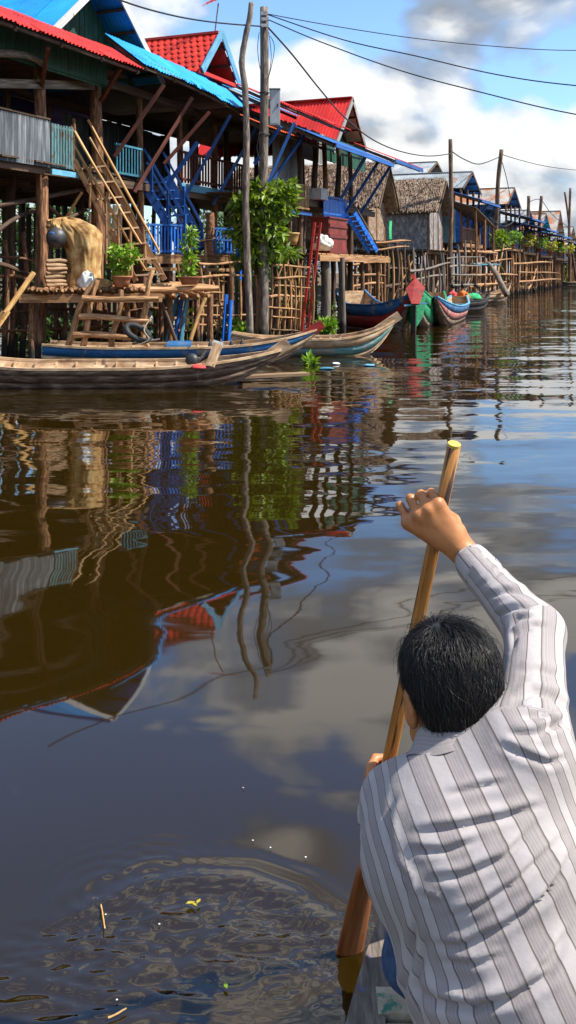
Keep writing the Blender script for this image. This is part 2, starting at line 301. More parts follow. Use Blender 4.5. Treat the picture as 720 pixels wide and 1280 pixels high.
def foliage(name, parent, blobs, n, size, mat, seed=1, droop=.3, **k):
    """leaves: folded leaf-shaped faces spread through the volume of the blobs (centre, radii)"""
    rs = np.random.RandomState(seed); V = []; Fc = []
    wts = np.array([b[1][0]*b[1][1]*b[1][2] for b in blobs])**.67; wts = wts/wts.sum()
    for _ in range(n):
        c, r = blobs[rs.choice(len(blobs), p=wts)]
        d = rs.normal(size=3); d /= np.linalg.norm(d); rr = rs.uniform(.25, 1)**.5*rs.uniform(.75, 1.12)
        p = np.array(c)+d*np.array(r)*rr
        ax = d*.8+rs.normal(size=3)*.7; ax[2] -= droop; ax /= np.linalg.norm(ax)+1e-9
        sd = np.cross(ax, rs.normal(size=3)+np.array([0, 0, 1.0])); sd /= np.linalg.norm(sd)+1e-9; up = np.cross(sd, ax)
        l = size*rs.uniform(.6, 1.35); w = l*.24; i = len(V)
        V += [p, p+ax*l*.4+sd*w+up*l*.06, p+ax*l, p+ax*l*.4-sd*w+up*l*.06, p+ax*l*.5-up*l*.02]
        Fc += [(i, i+1, i+4), (i+1, i+2, i+4), (i+2, i+3, i+4), (i+3, i, i+4)]
    return obj(name, mesh(name, V, Fc, mat), parent, **k)
# ---------------------------------------------------------------- water: one sheet to the horizon, churned where the paddle stirs it
def build_water():
    m, nt, b = new_mat('water'); L = nt.links
    g = nt.nodes.new('ShaderNodeNewGeometry')
    def slope(scale, ms, amp, detail=2.0):
        c = tnoise(nt, g.outputs['Position'], scale, detail, .5, ms, out=1)
        s = nt.nodes.new('ShaderNodeVectorMath'); s.operation = 'SUBTRACT'; L.new(c, s.inputs[0]); s.inputs[1].default_value = (.5, .5, .5)
        k = nt.nodes.new('ShaderNodeVectorMath'); k.operation = 'MULTIPLY'; L.new(s.outputs[0], k.inputs[0]); k.inputs[1].default_value = (amp[0], amp[1], 0); return k.outputs[0]
    def vadd(a, b_):
        s = nt.nodes.new('ShaderNodeVectorMath'); s.operation = 'ADD'; L.new(a, s.inputs[0]); L.new(b_, s.inputs[1]); return s.outputs[0]
    swell = slope(1.0, (.36, 1.5, 1), (.050, .115), 1.0)
    mid = slope(1.0, (1.3, 4.2, 1), (.050, .095), 1.5)
    fine = slope(1.0, (4, 11, 1), (.030, .075), 2.0)
    # fine ripples come and go in patches
    pm = cramp(nt, tnoise(nt, g.outputs['Position'], .22, 3, .55), [(.44, (.12, .12, .12)), (.62, (1, 1, 1))])
    sx = nt.nodes.new('ShaderNodeSeparateXYZ'); L.new(g.outputs['Position'], sx.inputs[0])
    far = nt.nodes.new('ShaderNodeMapRange'); far.inputs[1].default_value = 4; far.inputs[2].default_value = 13; far.inputs[3].default_value = .08; far.inputs[4].default_value = 1.15
    L.new(sx.outputs[1], far.inputs[0])
    fm = nt.nodes.new('ShaderNodeVectorMath'); fm.operation = 'SCALE'; L.new(vadd(mid, fine), fm.inputs[0]); L.new(math_n(nt, 'MULTIPLY', far.outputs[0], math_n(nt, 'ADD', pm, .5)), fm.inputs['Scale'])
    nn = vadd(vadd(swell, fm.outputs[0]), g.outputs['Normal'])
    no = nt.nodes.new('ShaderNodeVectorMath'); no.operation = 'NORMALIZE'; L.new(nn, no.inputs[0])
    L.new(no.outputs[0], b.inputs['Normal'])
    b.inputs['Base Color'].default_value = (.0165, .0094, .0012, 1); b.inputs['Roughness'].default_value = .025; b.inputs['IOR'].default_value = 1.68
    b.inputs['Specular IOR Level'].default_value = .5
    xs = np.concatenate([[-900, -300, -120, -60, -30, -15, -8, -4, -2.5, -1.8], np.arange(-1.5, 1.0, .011), [1.2, 1.8, 3, 6, 12, 25, 50, 100, 300, 1200]])
    ys = np.concatenate([[-300, -60, -20, -5, 0, .8, 1.3], np.arange(1.55, 3.2, .010), np.arange(3.3, 6, .15), [7, 9, 12, 16, 22, 30, 40, 60, 90, 140, 250, 500, 1200, 3000]])
    X, Y = np.meshgrid(xs, ys); H = np.zeros_like(X)
    rs = np.random.RandomState(3)
    def waves(lam, n, amp, ax=1.0):
        h = np.zeros_like(X)
        for _ in range(n):
            a = rs.uniform(0, 6.28); l = lam*rs.uniform(.7, 1.5); h += np.sin(6.2832/l*(X*math.cos(a)*ax+Y*math.sin(a))+rs.uniform(0, 6.28))
        return h*amp/math.sqrt(n)
    def blob(cx, cy, rx, ry, p=2): return np.exp(-(((X-cx)/rx)**2+((Y-cy)/ry)**2)**(p/2))
    q = lambda px, py: ((px-360)/F*(CZ*F/(py-HOR)), CZ*F/(py-HOR))
    c1 = q(170, 1200); c2 = q(345, 1165); c3 = q(60, 1250)
    mask = np.clip(blob(*c1, .30, .16, 3)+blob(*c2, .17, .10, 3)+.75*blob(*c3, .30, .13, 3), 0, 1)
    H += mask*(waves(.085, 26, .0015, .4)+waves(.045, 30, .0014, .45)+waves(.026, 20, .0007, .6))
    # the bow wave of the stroke: a crest sweeping from the blade round to the left
    crest = [q(*p) for p in ((425, 1183), (400, 1150), (360, 1120), (305, 1100), (240, 1097), (170, 1108), (105, 1140))]
    D = np.full_like(X, 9.0); SG = np.zeros_like(X)
    for (x0, y0), (x1, y1) in zip(crest, crest[1:]):
        dx, dy = x1-x0, y1-y0; l2 = dx*dx+dy*dy; t = np.clip(((X-x0)*dx+(Y-y0)*dy)/l2, 0, 1); ex = X-x0-t*dx; ey = Y-y0-t*dy
        dd = np.hypot(ex, ey); s = np.sign(dx*ey-dy*ex); near = dd < D; D = np.where(near, dd, D); SG = np.where(near, s, SG)
    sd = D*SG
    H += .0040*np.exp(-(sd/.035)**2)-.002*np.exp(-((sd-.07)/.04)**2)+.0014*np.exp(-((sd+.09)/.03)**2)
    H += .0016*np.exp(-(D/.16)**2)*waves(.035, 14, 1.0, .9)*(SG > 0)
    cr2 = [q(*p) for p in ((330, 1160), (285, 1163), (215, 1150), (170, 1128))]
    for (x0, y0), (x1, y1) in zip(cr2, cr2[1:]):
        dx, dy = x1-x0, y1-y0; l2 = dx*dx+dy*dy; t = np.clip(((X-x0)*dx+(Y-y0)*dy)/l2, 0, 1); dd = np.hypot(X-x0-t*dx, Y-y0-t*dy); H = np.maximum(H, H+.0028*np.exp(-(dd/.018)**2))
    for (px, py), amp, lam, rmax in (((437, 1188), .0022, .030, .13), ((290, 1210), .0009, .034, .16), ((190, 1100), .0007, .040, .22), ((130, 1110), .0005, .045, .25), ((350, 1235), .0007, .032, .14)):
        cx, cy = q(px, py); r = np.hypot(X-cx, Y-cy); H += amp*np.sin(6.2832*r/lam)*np.exp(-(r/rmax)**2*2)
    ny, nx = X.shape; v = np.stack([X, Y, H], -1).reshape(-1, 3)
    i = np.arange(ny*nx).reshape(ny, nx); f = np.stack([i[:-1, :-1], i[:-1, 1:], i[1:, 1:], i[1:, :-1]], -1).reshape(-1, 4)
    me = bpy.data.meshes.new('water'); me.from_pydata(v.tolist(), [], f.tolist()); me.materials.append(m); me.polygons.foreach_set('use_smooth', [True]*len(f)); me.update()
    obj('water', me, kind='structure')
build_water()
def build_bank():
    ss = np.linspace(-30, 150, 91); ws = [-5.5, -7, -9, -12, -18, -40, -140]; zz = [-.5, -.05, .3, .6, .9, 1.0, 1.2]; v = []; f = []
    for j, (w, z) in enumerate(zip(ws, zz)):
        for s in ss: v.append(SW(s, w+random.uniform(-.5, .5), z+random.uniform(-.12, .12)))
    n = len(ss)
    for j in range(len(ws)-1):
        for i in range(n-1): f.append((j*n+i, j*n+i+1, (j+1)*n+i+1, (j+1)*n+i))
    obj('mud_bank', mesh('mud_bank', v, f, M['mud'], True), kind='structure')
build_bank()
# ---------------------------------------------------------------- building blocks for houses on stilts
def gable_roof(E, sc, hs, zr, ze, wf, depth, mat, under=None, board=None, purl=None, width=.8, waves=8, amp=.022, npurl=4, over_l=0, over_r=0):
    """ridge runs back from the water; both slopes of corrugated sheets, purlins below, boards along the front edges"""
    ridge = SW(sc, wf, zr); back = -Nn*depth
    for sg in (-1, 1):
        foot = SW(sc+sg*(hs+(over_r if sg > 0 else over_l)), wf, ze-(zr-ze)/hs*(over_r if sg > 0 else over_l)); down = foot-ridge
        if sg < 0: sheets('roof_sheet', E, ridge, back, down, mat, amp, width, waves)
        else: sheets('roof_sheet', E, ridge+back, -back, down, mat, amp, width, waves)
        n = down.cross(back).normalized(); n = n if n.z > 0 else -n
        if purl:
            for k in range(npurl):
                p = ridge+down*((k+.5)/npurl)-n*.05; bar('purlin', p, p+back, .05, .06, purl, E, n)
            for k in range(2):
                p = ridge+back*(.12+.7*k)-n*.12; bar('rafter', p, p+down, .06, .08, purl, E, n)
        if board:
            o = Nn*.03; bar('barge_board', ridge+o-n*.04, foot+o-n*.04, .03, .14, board, E, n)
    bar('ridge_cap', ridge+Nn*.02+Z*.03, ridge+back+Z*.03, .22, .03, mat, E)
def gable_wall(E, sc, hs, zr, ze, w, mat, n=14, z0=None, name='plank'):
    """upright planks cut to the slope, each its own piece"""
    dw = 2*hs/n; z0 = ze if z0 is None else z0
    for i in range(n):
        a = sc-hs+i*dw+.006; b = a+dw-.012
        h = lambda s: ze+(zr-ze)*(1-abs(s-sc)/hs)
        za, zb = h(a), h(b)
        if max(za, zb)-z0 < .02: continue
        o = random.uniform(-.006, .006); pts = [SW(a, w+o, z0), SW(b, w+o, z0), SW(b, w+o, max(zb, z0+.01)), SW(a, w+o, max(za, z0+.01))]
        if a < sc < b: pts.insert(3, SW(sc, w+o, zr))
        slab(name, pts, .025, mat, E)
def awning(E, s0, s1, wi, wo, zi, zo, mat, width=.8, waves=8, amp=.022, sag=0.0, rafter=None, fascia=None, name='awning_sheet'):
    n = max(1, round((s1-s0)/width)); me = cached(('sheet', waves), mk_sheet(waves), mat)
    z_at = lambda s: zo-sag*((s-s0)/(s1-s0))**2
    for i in range(n):
        a0 = s0+(s1-s0)*i/n; a1 = s0+(s1-s0)*(i+1.03)/n; sgz = z_at((a0+a1)/2)-zo+random.uniform(-.012, .012)
        o = SW(a0, wi, zi+sgz*.5); da = SW(a1, wi, zi+sgz*.5)-o; b = SW(a0, wo+random.uniform(-.03, .03), zo+sgz)-o; nn = da.cross(b).normalized(); nn = nn if nn.z > 0 else -nn
        o = o+nn*(.004*(i % 2))
        obj(name, me, E, Matrix(((da.x, b.x, nn.x*amp, o.x), (da.y, b.y, nn.y*amp, o.y), (da.z, b.z, nn.z*amp, o.z), (0, 0, 0, 1))))
    if rafter:
        k = max(2, round((s1-s0)/1.2))
        for i in range(k+1):
            s = s0+.1+(s1-s0-.2)*i/k; sgz = z_at(s)-zo
            bar('rafter', SW(s, wi, zi+sgz*.5-.08), SW(s, wo-.05, zo+sgz-.08), .05, .07, rafter, E)
        for i in range(n):
            a, b = s0+(s1-s0)*i/n, s0+(s1-s0)*(i+1)/n
            bar('purlin', SW(a, wo-.1, z_at(a)-.045), SW(b, wo-.1, z_at(b)-.045), .05, .05, rafter, E)
    if fascia: bar('fascia', SW(s0, wo+.02, zo-.06), SW(s1, wo+.02, zo-sag-.06), .025, .10, fascia, E)
def plank_row(E, p0, p1, h, mat, n, th=.02, gap=.008, name='plank', jz=.02):
    """upright boards from p0 to p1 along their foot, height h"""
    d = (p1-p0)/n; nn = d.normalized(); side = nn.cross(Z)
    for i in range(n):
        c = p0+d*(i+.5)+side*random.uniform(-.004, .004); hh = h+random.uniform(-jz, jz)
        bar(name, c, c+Z*hh, d.length-gap, th, mat, E, side)
def balusters(E, p0, p1, h, mat, n, wd=.03, rails=(0.0, 1.0), railmat=None, rw=.05, name='baluster'):
    for i in range(n):
        c = p0+(p1-p0)*((i+.5)/n); bar(name, c, c+Z*(h+random.uniform(-.01, .01)), wd, wd*.7, mat, E, (p1-p0).cross(Z).normalized())
    for r in rails:
        bar('rail', p0+Z*h*r, p1+Z*h*r, rw, rw*.9, railmat or mat, E)
def boards(E, o, a, b, mat, n, th=.03, gap=.01, name='floor_board'):
    """boards side by side along a, each reaching along b (top surface at o)"""
    d = a/n; up = a.cross(b).normalized(); up = up if up.z > 0 else -up
    for i in range(n):
        p = o+d*(i+.5)-up*(th/2)+up*random.uniform(-.004, .004); bar(name, p+b*random.uniform(-.01, .01), p+b, d.length-gap, th, mat, E, up)
def stairs(E, l0, l1, r0, r1, n, strmat, trmat, sw=.05, sh=.16, tread=.2, rail=None, railh=.85, railmat=None, rr=.022):
    """two stringers and n treads between left line l0-l1 and right line r0-r1 (top to foot)"""
    for a, b in ((l0, l1), (r0, r1)): bar('stringer', a, b, sw, sh, strmat, E)
    for i in range(n):
        t = (i+.6)/n; p = l0+(l1-l0)*t; q = r0+(r1-r0)*t; bar('tread', p, q, tread, .03, trmat, E)
    if rail:
        for a, b in rail: rod('handrail', a, b, rr, railmat or strmat, E, 0 if railmat is None else 1)
def bamboo_frame(E, xs, ys, d, mat, r=.03, jit=.08):
    """upright poles at pixel columns xs = (px, ytop, ybase), rails ys = (x0, y0, x1, y1), all at depth function d(px)"""
    for px, y0, y1 in xs:
        a = PX(px, y0, d(px)); b = PX(px+random.uniform(-2, 2), y1, d(px)); b.z = min(b.z, -.4); rod('pole', b, a, r*random.uniform(.85, 1.3), mat, E, 2)
    for x0, y0, x1, y1 in ys:
        y0 += random.uniform(-2, 2); y1 += random.uniform(-3, 3); x0 += random.uniform(-4, 4); x1 += random.uniform(-4, 4)
        rod('rail', PX(x0, y0, d(x0)-.05), PX(x1, y1, d(x1)-.05), r*random.uniform(.55, .95), mat, E, 2)
    lo, hi = min(p[0] for p in xs), max(p[0] for p in xs); tp = min(p[1] for p in xs); bt = max(p[2] for p in xs)
    for _ in range(3):
        a_ = random.uniform(lo, hi); b_ = a_+random.uniform(-.5, .5)*(hi-lo); rod('brace', PX(a_, bt-4, d(a_)+.06), PX(b_, random.uniform(tp+5, (tp+bt)/2), d(b_)+.06), r*random.uniform(.6, 1.0), mat, E, 2)
def straw(name, E, o, a, b, mat, n, ln, parent_n=None, seed=0, wid=.02, lift=.05):
    """thatch: overlapping courses of straw strips over the parallelogram o, a (along), b (down)"""
    rs = np.random.RandomState(seed); nn = np.array(a.cross(b).normalized()); o_, a_, b_ = (np.array(x) for x in (o, a, b)); bl = np.linalg.norm(b_); bd = b_/bl; ad = a_/np.linalg.norm(a_)
    if nn[2] < -.01: nn = -nn
    courses = max(4, int(bl/(ln*.42))); V = []; Fc = []
    for k in range(n):
        c = rs.randint(courses); t = (c+rs.uniform(-.12, .12))/courses; p = o_+a_*rs.uniform(0, 1)+b_*max(0, t)
        l = ln*rs.uniform(.6, 1.25); sk = ad*rs.normal()*l*.18; w = ad*wid*rs.uniform(.6, 1.8); e = p+bd*l+sk
        h0 = lift*.2; h1 = lift*rs.uniform(.4, 1.5); i = len(V)
        V += [p+nn*h0, p+w+nn*h0, e+w*.5+nn*h1, e+nn*h1*rs.uniform(.8, 1.2)]; Fc.append((i, i+1, i+2, i+3))
    return obj(name, mesh(name, V, Fc, mat), E, kind='stuff')
# ---------------------------------------------------------------- house one: blue roof, green gable, red awning
E1 = empty('stilt_house', SW(0, 0, 0), 'stilt house with blue roof, green plank gable and red edged awning, nearest at left', 'house')
PW, DW, RW = M['post_wood'], M['dark_wood'], M['red_wood']
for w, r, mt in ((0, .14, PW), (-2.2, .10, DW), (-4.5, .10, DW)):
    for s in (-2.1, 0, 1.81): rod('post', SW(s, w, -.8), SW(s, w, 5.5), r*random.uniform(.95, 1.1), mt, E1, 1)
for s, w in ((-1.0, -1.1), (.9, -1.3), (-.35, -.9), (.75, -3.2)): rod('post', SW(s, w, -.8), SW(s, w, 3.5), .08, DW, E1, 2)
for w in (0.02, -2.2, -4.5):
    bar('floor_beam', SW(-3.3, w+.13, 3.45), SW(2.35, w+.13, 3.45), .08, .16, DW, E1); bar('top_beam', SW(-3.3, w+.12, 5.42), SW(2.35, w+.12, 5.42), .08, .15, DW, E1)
bar('cross_beam', WP(-60, 103, .12), WP(116, 107, .12), .08, .16, M['grey_wood'], E1)
rod('log_beam', WP(-30, 60, .5), WP(56, 83, .5), .07, M['grey_wood'], E1, 2)
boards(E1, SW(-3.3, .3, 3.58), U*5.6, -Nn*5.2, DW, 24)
rail_o = WP(-80, 194, .27); rail_o.z = 3.58
ps = [S_of(WP(px, 180, .27)) for px in (-80, 62, 91)]
sheets('railing_sheet', E1, SW(ps[0], .27, 4.36), U*(ps[1]-ps[0]), Z*-.86, M['grey_sheet'], .03, .52, 7)
bar('railing_cap', SW(ps[0], .27, 4.38), SW(ps[1], .27, 4.38), .05, .03, DW, E1)
balusters(E1, SW(ps[1]+.02, .27, 3.52), SW(ps[2], .27, 3.52), .80, M['slat_paint'], 8, .06, (.06, .93), M['slat_paint'], .04, 'slat')
bar('trim_beam', SW(ps[1], .31, 3.42), SW(ps[2]+.1, .31, 3.42), .04, .10, M['lightblue_paint'], E1)
rod('newel', SW(ps[2]+.02, .27, 3.5), SW(ps[2]+.02, .27, 4.5), .04, M['post_wood'], E1)
s_e = S_of(WP(130, 100, .36)); plank_row(E1, SW(-3.3, .42, 5.22), SW(s_e, .42, 5.22), .72, M['green_board'], 42, jz=.035, name='fascia_plank')
bar('fascia_rail', SW(-3.3, .45, 5.3), SW(s_e, .45, 5.3), .03, .08, M['green_board'], E1)
slab('ceiling', [SW(-3.3, .4, 5.62), SW(2.4, .4, 5.62), SW(2.4, -5.6, 5.62), SW(-3.3, -5.6, 5.62)], .03, DW, E1)
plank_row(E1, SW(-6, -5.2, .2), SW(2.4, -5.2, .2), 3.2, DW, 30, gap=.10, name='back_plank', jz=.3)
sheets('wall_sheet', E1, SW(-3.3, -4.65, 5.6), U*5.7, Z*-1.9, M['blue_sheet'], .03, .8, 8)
plank_row(E1, SW(-3.3, -2.35, 3.6), SW(-.9, -2.35, 3.6), 1.9, DW, 14)
gable_roof(E1, 1.95, 2.2, 7.66, 5.80, .25, 6.2, M['roof_blue'], board=M['white_board'], purl=DW, npurl=5, width=.82, waves=9, amp=.02)
gable_wall(E1, 1.95, 2.15, 7.58, 5.78, -.45, M['green_board'], 26)
awning(E1, -3.4, 1.72, .5, 1.2, 6.02, 5.56, M['roof_red'], .62, 6, .035, rafter=DW)
for a, b in (((150, 86), (125, 128)), ((60, 60), (52, 110))): bar('strut', WP(*a, 1.0), WP(*b, .1), .07, .07, RW, E1)
for a, b in (((-40, 262), (150, 232)), ((-20, 300), (46, 262)), ((52, 300), (108, 262)), ((-10, 330), (46, 345)), ((54, 252), (112, 300))): rod('brace', WP(*a, -.3), WP(*b, -.3), .045, DW, E1, 2)
# ---------------------------------------------------------------- bamboo stair
ST = empty('bamboo_stairs', PX(150, 355, 18.4), 'open bamboo stair leading from the porch down to the log jetty', 'stairs')
dn, df = 18.35, 18.85
stairs(ST, PX(93, 200, dn), PX(170, 352, dn), PX(122, 196, df), PX(206, 350, df), 8, M['log_wood'], M['board_wood'], .04, .10, .16)
for p, q, d in (((89, 157), (176, 305), dn), ((90, 178), (160, 300), dn), ((110, 150), (199, 315), df), ((112, 172), (170, 275), df), ((104, 205), (182, 338), dn+.2)): rod('handrail', PX(*p, d), PX(*q, d), .028, M['bamboo'], ST, 1)
for p, q, d in (((113, 205), (112, 262), dn), ((134, 240), (133, 330), dn), ((164, 285), (165, 345), dn), ((149, 262), (149, 340), dn), ((135, 200), (137, 262), df), ((180, 283), (182, 335), df)): rod('baluster', PX(*p, d), PX(*q, d), .028, M['log_wood'], ST, 1)
rod('prop', PX(80, 275, dn+.1), PX(103, 240, dn+.1), .035, M['bamboo'], ST, 1)
# ---------------------------------------------------------------- house two: curved blue awning, scalloped red tiles
E2 = empty('stilt_house', SW(5, 0, 0), 'stilt house with sagging blue awning and small red scalloped tile gable', 'house')
for w, mt in ((0, PW), (-2.4, DW), (-4.6, DW)):
    for s in (3.5, 5.3, 7.1, 8.9): rod('post', SW(s, w, -.8), SW(s, w, 5.5), .09, mt, E2, 1)
for s, w in ((4.4, -.9), (6.2, -1.2), (3.9, -1.8), (8, -1.0), (6.7, .6)): rod('post', SW(s, w, -.8), SW(s, w, 3.4), .07, DW, E2, 2)
awning(E2, 1.74, 7.75, .3, 1.25, 6.36, 5.66, M['roof_blue'], .56, 5, .028, sag=.44, rafter=DW)
bar('top_beam', SW(2.4, .1, 5.45), SW(9.2, .1, 5.40), .09, .16, DW, E2); bar('top_beam', SW(2.4, -2.3, 5.45), SW(9.2, -2.3, 5.45), .09, .16, DW, E2)
for w in (0.1, -2.3, -4.5): bar('floor_beam', SW(2.4, w, 3.42), SW(9.2, w, 3.42), .09, .16, DW, E2)
boards(E2, SW(2.4, .12, 3.56), U*6.8, -Nn*5.0, DW, 26)
slab('ceiling', [SW(2.45, .2, 6.06), SW(9.2, .2, 6.06), SW(9.2, -5.2, 6.06), SW(2.45, -5.2, 6.06)], .03, DW, E2)
sheets('wall_sheet', E2, SW(4.2, -2.5, 5.35), U*5.0, Z*-1.75, M['grey_sheet'], .03, .8, 8)
plank_row(E2, SW(2.4, -5.2, .2), SW(12, -5.2, .2), 3.2, DW, 30, gap=.12, name='back_plank', jz=.3)
sheets('wall_sheet', E2, SW(2.45, -4.7, 6.0), U*6.7, Z*-2.4, M['blue_sheet'], .03, .8, 8)
bar('wall_band', WP(62, 140, -4.55), WP(212, 140, -4.55), .03, .34, M['bright_blue'], E2)
b0 = S_of(WP(225, 236, .15)); b1 = S_of(WP(306, 243, .15))
bar('balcony_beam', SW(b0, .17, 3.56), SW(b1, .17, 3.56), .06, .17, M['lightblue_paint'], E2)
balusters(E2, SW(b0, .17, 3.66), SW(b1, .17, 3.66), .72, M['red_wood'], 24, .05, (.12, 1.0), M['red_wood'], .06)
t0 = S_of(WP(143, 215, .15)); t1 = S_of(WP(176, 215, .15)); balusters(E2, SW(t0, .17, 3.6), SW(t1, .17, 3.6), .62, M['teal_paint'], 9, .03, (.05, 1.0), M['teal_paint'], .05)
for a, b, mt in (((205, 106), (143, 196), RW), ((240, 122), (168, 240), RW), ((262, 140), (205, 205), RW), ((288, 144), (231, 247), M['blue_paint']), ((320, 160), (266, 256), M['blue_paint']), ((247, 178), (196, 250), M['blue_paint'])):
    bar('strut', WP(*a, 1.12), WP(*b, .2), .075, .075, mt, E2)
D2 = (7.27, 1.0, 7.6, 6.52)   # small gable: centre, half span, ridge, eave
rg = SW(D2[0], .05, D2[2]); dn_l = SW(D2[0]-D2[1]*1.06, .05, D2[3]-.06)-rg
def mk_tile(mat):
    v = []; f = []; n = 6
    for j, y in enumerate((0.0, .6, .82, .95, 1.03)):
        for i in range(n+1):
            x = i/n; edge = (1.0, 1.0, .86, .6, .25)[j]; xx = .5+(x-.5)*edge
            v.append((xx, y, .55*math.sin(math.pi*x)*(1 if j < 3 else .75)+.5*y))
    for j in range(4):
        for i in range(n): f.append((j*(n+1)+i, j*(n+1)+i+1, (j+1)*(n+1)+i+1, (j+1)*(n+1)+i))
    return mesh('tile', v, f, mat, True)
def tiles(E, o, a, b, nx, ny, mat, amp=.06):
    me = cached('tile', mk_tile, mat); nn = a.cross(b).normalized(); nn = nn if nn.z > 0 else -nn
    for j in range(ny):
        for i in range(nx):
            da = a/nx; db = b/ny*1.25; p = o+a*((i+(.5 if j % 2 else 0))/nx)+b*(j/ny)+nn*.03
            obj('tile', me, E, Matrix(((da.x, db.x, nn.x*amp, p.x), (da.y, db.y, nn.y*amp, p.y), (da.z, db.z, nn.z*amp, p.z), (0, 0, 0, 1))))
    slab('roof_deck', [o, o+a, o+a+b, o+b], .02, mat, E)
tiles(E2, rg-Nn*4.2, Nn*4.2, dn_l, 22, 7, M['tile_red'])
dn_r = SW(D2[0]+D2[1]*1.06, .05, D2[3]-.06)-rg; tiles(E2, rg-Nn*4.2, Nn*4.2, dn_r, 22, 7, M['tile_red'])
for dv in (dn_l, dn_r):
    bar('barge_board', rg+Nn*.10+Z*.05, rg+dv+Nn*.10+Z*.03, .03, .20, M['lightblue_paint'], E2)
    for k in range(3): p = rg+dv*((k+.6)/3)-Z*.06; bar('purlin', p, p-Nn*4.0, .05, .05, DW, E2)
bar('ridge_cap', rg+Z*.07+Nn*.02, rg-Nn*4.2+Z*.07, .16, .06, M['tile_red'], E2)
gable_wall(E2, D2[0], .98, 7.5, 6.5, -.55, M['blue_paint'], 10)
bar('gable_sill', SW(D2[0]-1.15, .08, 6.47), SW(D2[0]+1.15, .08, 6.47), .06, .09, M['roof_red'], E2)
plank_row(E2, SW(4.6, -.3, 6.04), SW(9.3, -.3, 6.04), .44, M['grey_board'], 24)
# upper blue strip roof right of the small gable
awning(E2, 7.36, 9.9, .1, 1.2, 6.35, 5.86, M['roof_blue'], .6, 5, .028, rafter=DW)
# blue stair
BS = empty('blue_stairs', PX(240, 318, 21.2), 'blue painted wooden stair with handrails below the sagging blue awning', 'stairs')
stairs(BS, PX(176, 222, 21.2), PX(232, 318, 21.2), PX(206, 222, 21.7), PX(256, 312, 21.7), 9, M['blue_paint'], M['blue_paint'], .05, .2, .2)
for p, q, d in (((180, 186), (230, 270), 21.2), ((204, 190), (252, 280), 21.7), ((184, 203), (231, 288), 21.2), ((206, 206), (252, 296), 21.7)): bar('handrail', PX(*p, d), PX(*q, d), .05, .05, M['blue_paint'], BS)
for p, q, d in (((190, 205), (190, 243), 21.2), ((210, 238), (210, 282), 21.2), ((231, 268), (231, 318), 21.2), ((230, 233), (230, 272), 21.7), ((252, 278), (252, 312), 21.7)): bar('newel', PX(*q, d), PX(*p, d), .06, .06, M['blue_paint'], BS)
# lower deck with blue rails
LD = empty('lower_deck', PX(240, 325, 21), 'brown plank deck with bright blue rails at the foot of the blue stair', 'deck')
zD = PX(240, 318, 21).z
dl, dr = PX(178, 320, 20.6), PX(292, 322, 22.0); dl.z = dr.z = zD
boards(LD, dl, dr-dl, Vector((-.35, 1.6, 0)), M['log_wood'], 18); bar('edge_beam', dl-Z*.12, dr-Z*.12, .06, .16, M['log_wood'], LD); bar('edge_beam', dl-Z*.32, dr-Z*.34, .05, .07, M['log_wood'], LD)
for t in (.02, .3, .62, .97): p = dl+(dr-dl)*t+Vector((-.03, .12, 0)); rod('post', Vector((p.x, p.y, -.8)), p-Z*.03, .075, PW, LD, 1); p2 = p+Vector((-.3, 1.3, 0)); rod('post', Vector((p2.x, p2.y, -.8)), p2-Z*.03, .07, DW, LD, 1)
pa, pb = dl+(dr-dl)*.04, dl+(dr-dl)*.46; balusters(LD, pa+Z*.02, pb+Z*.02, .62, M['bright_blue'], 12, .035, (.08, 1), M['blue_paint'], .05)
pa, pb = dl+(dr-dl)*.74, dl+(dr-dl)*.99; balusters(LD, pa+Z*.02, pb+Z*.02, .58, M['bright_blue'], 6, .035, (.08, .55, 1), M['blue_paint'], .05)
rod('stub_post', dl+(dr-dl)*.72-Z*.02, dl+(dr-dl)*.72+Z*.95, .11, PW, LD, 1)
# ---------------------------------------------------------------- house three: red corrugated roof, long porch
E3 = empty('stilt_house', SW(10, 2, 0), 'stilt house with red corrugated gable roof, grey wall and long dark porch', 'house')
gable_roof(E3, 13.5, 1.40, 6.92, 5.45, 1.5, 4.6, M['roof_red'], board=M['grey_board'], purl=M['dark_wood'], width=.62, waves=6, npurl=5, amp=.025, over_l=.35)
gable_wall(E3, 13.5, 1.3, 6.85, 5.45, .9, M['green_board'], 12, 5.0)
for k in range(4):   # pale lining boards below the front overhang of the far slope
    a, b = .06+.24*k, .26+.24*k; r0 = SW(13.5, 1.46, 6.88); dv = SW(14.9, 1.46, 5.41)-r0; n = Vector((0, 0, -.07)); slab('soffit_board', [r0+dv*a+n, r0+dv*b+n, r0+dv*b+n-Nn*.55, r0+dv*a+n-Nn*.55], .015, M['beige_panel'], E3)
awning(E3, 5.75, 10.75, 1.3, 2.4, 6.0, 5.5, M['roof_red'], .62, 6, .035, rafter=DW)
awning(E3, 5.5, 9.4, 1.5, 2.15, 5.22, 4.92, M['roof_orange'], .62, 6, .03, rafter=DW)
awning(E3, 7.3, 12.2, 2.0, 3.2, 5.22, 4.70, M['blue_paint'], .8, 6, .025, rafter=DW, fascia=M['blue_paint'])
awning(E3, 12.2, 15.3, 2.0, 3.25, 5.36, 4.84, M['roof_red'], .8, 6, .025, rafter=DW, fascia=M['blue_paint'])
slab('ceiling', [SW(5.8, 1.4, 5.46), SW(14.6, 1.4, 5.46), SW(14.6, -2.6, 5.46), SW(5.8, -2.6, 5.46)], .03, DW, E3)
s0, s1 = S_of(WP(341, 180, 1.5)), S_of(WP(372, 190, 1.5))
plank_row(E3, SW(s0, 1.5, 3.6), SW(s1, 1.5, 3.6), 1.85, M['grey_board'], 11)
plank_row(E3, SW(s1, 1.5, 4.62), SW(11.1, 1.5, 4.62), .85, M['grey_board'], 16)
plank_row(E3, SW(11.1, 1.5, 4.75), SW(14.8, 1.5, 4.75), .7, M['green_board'], 18)
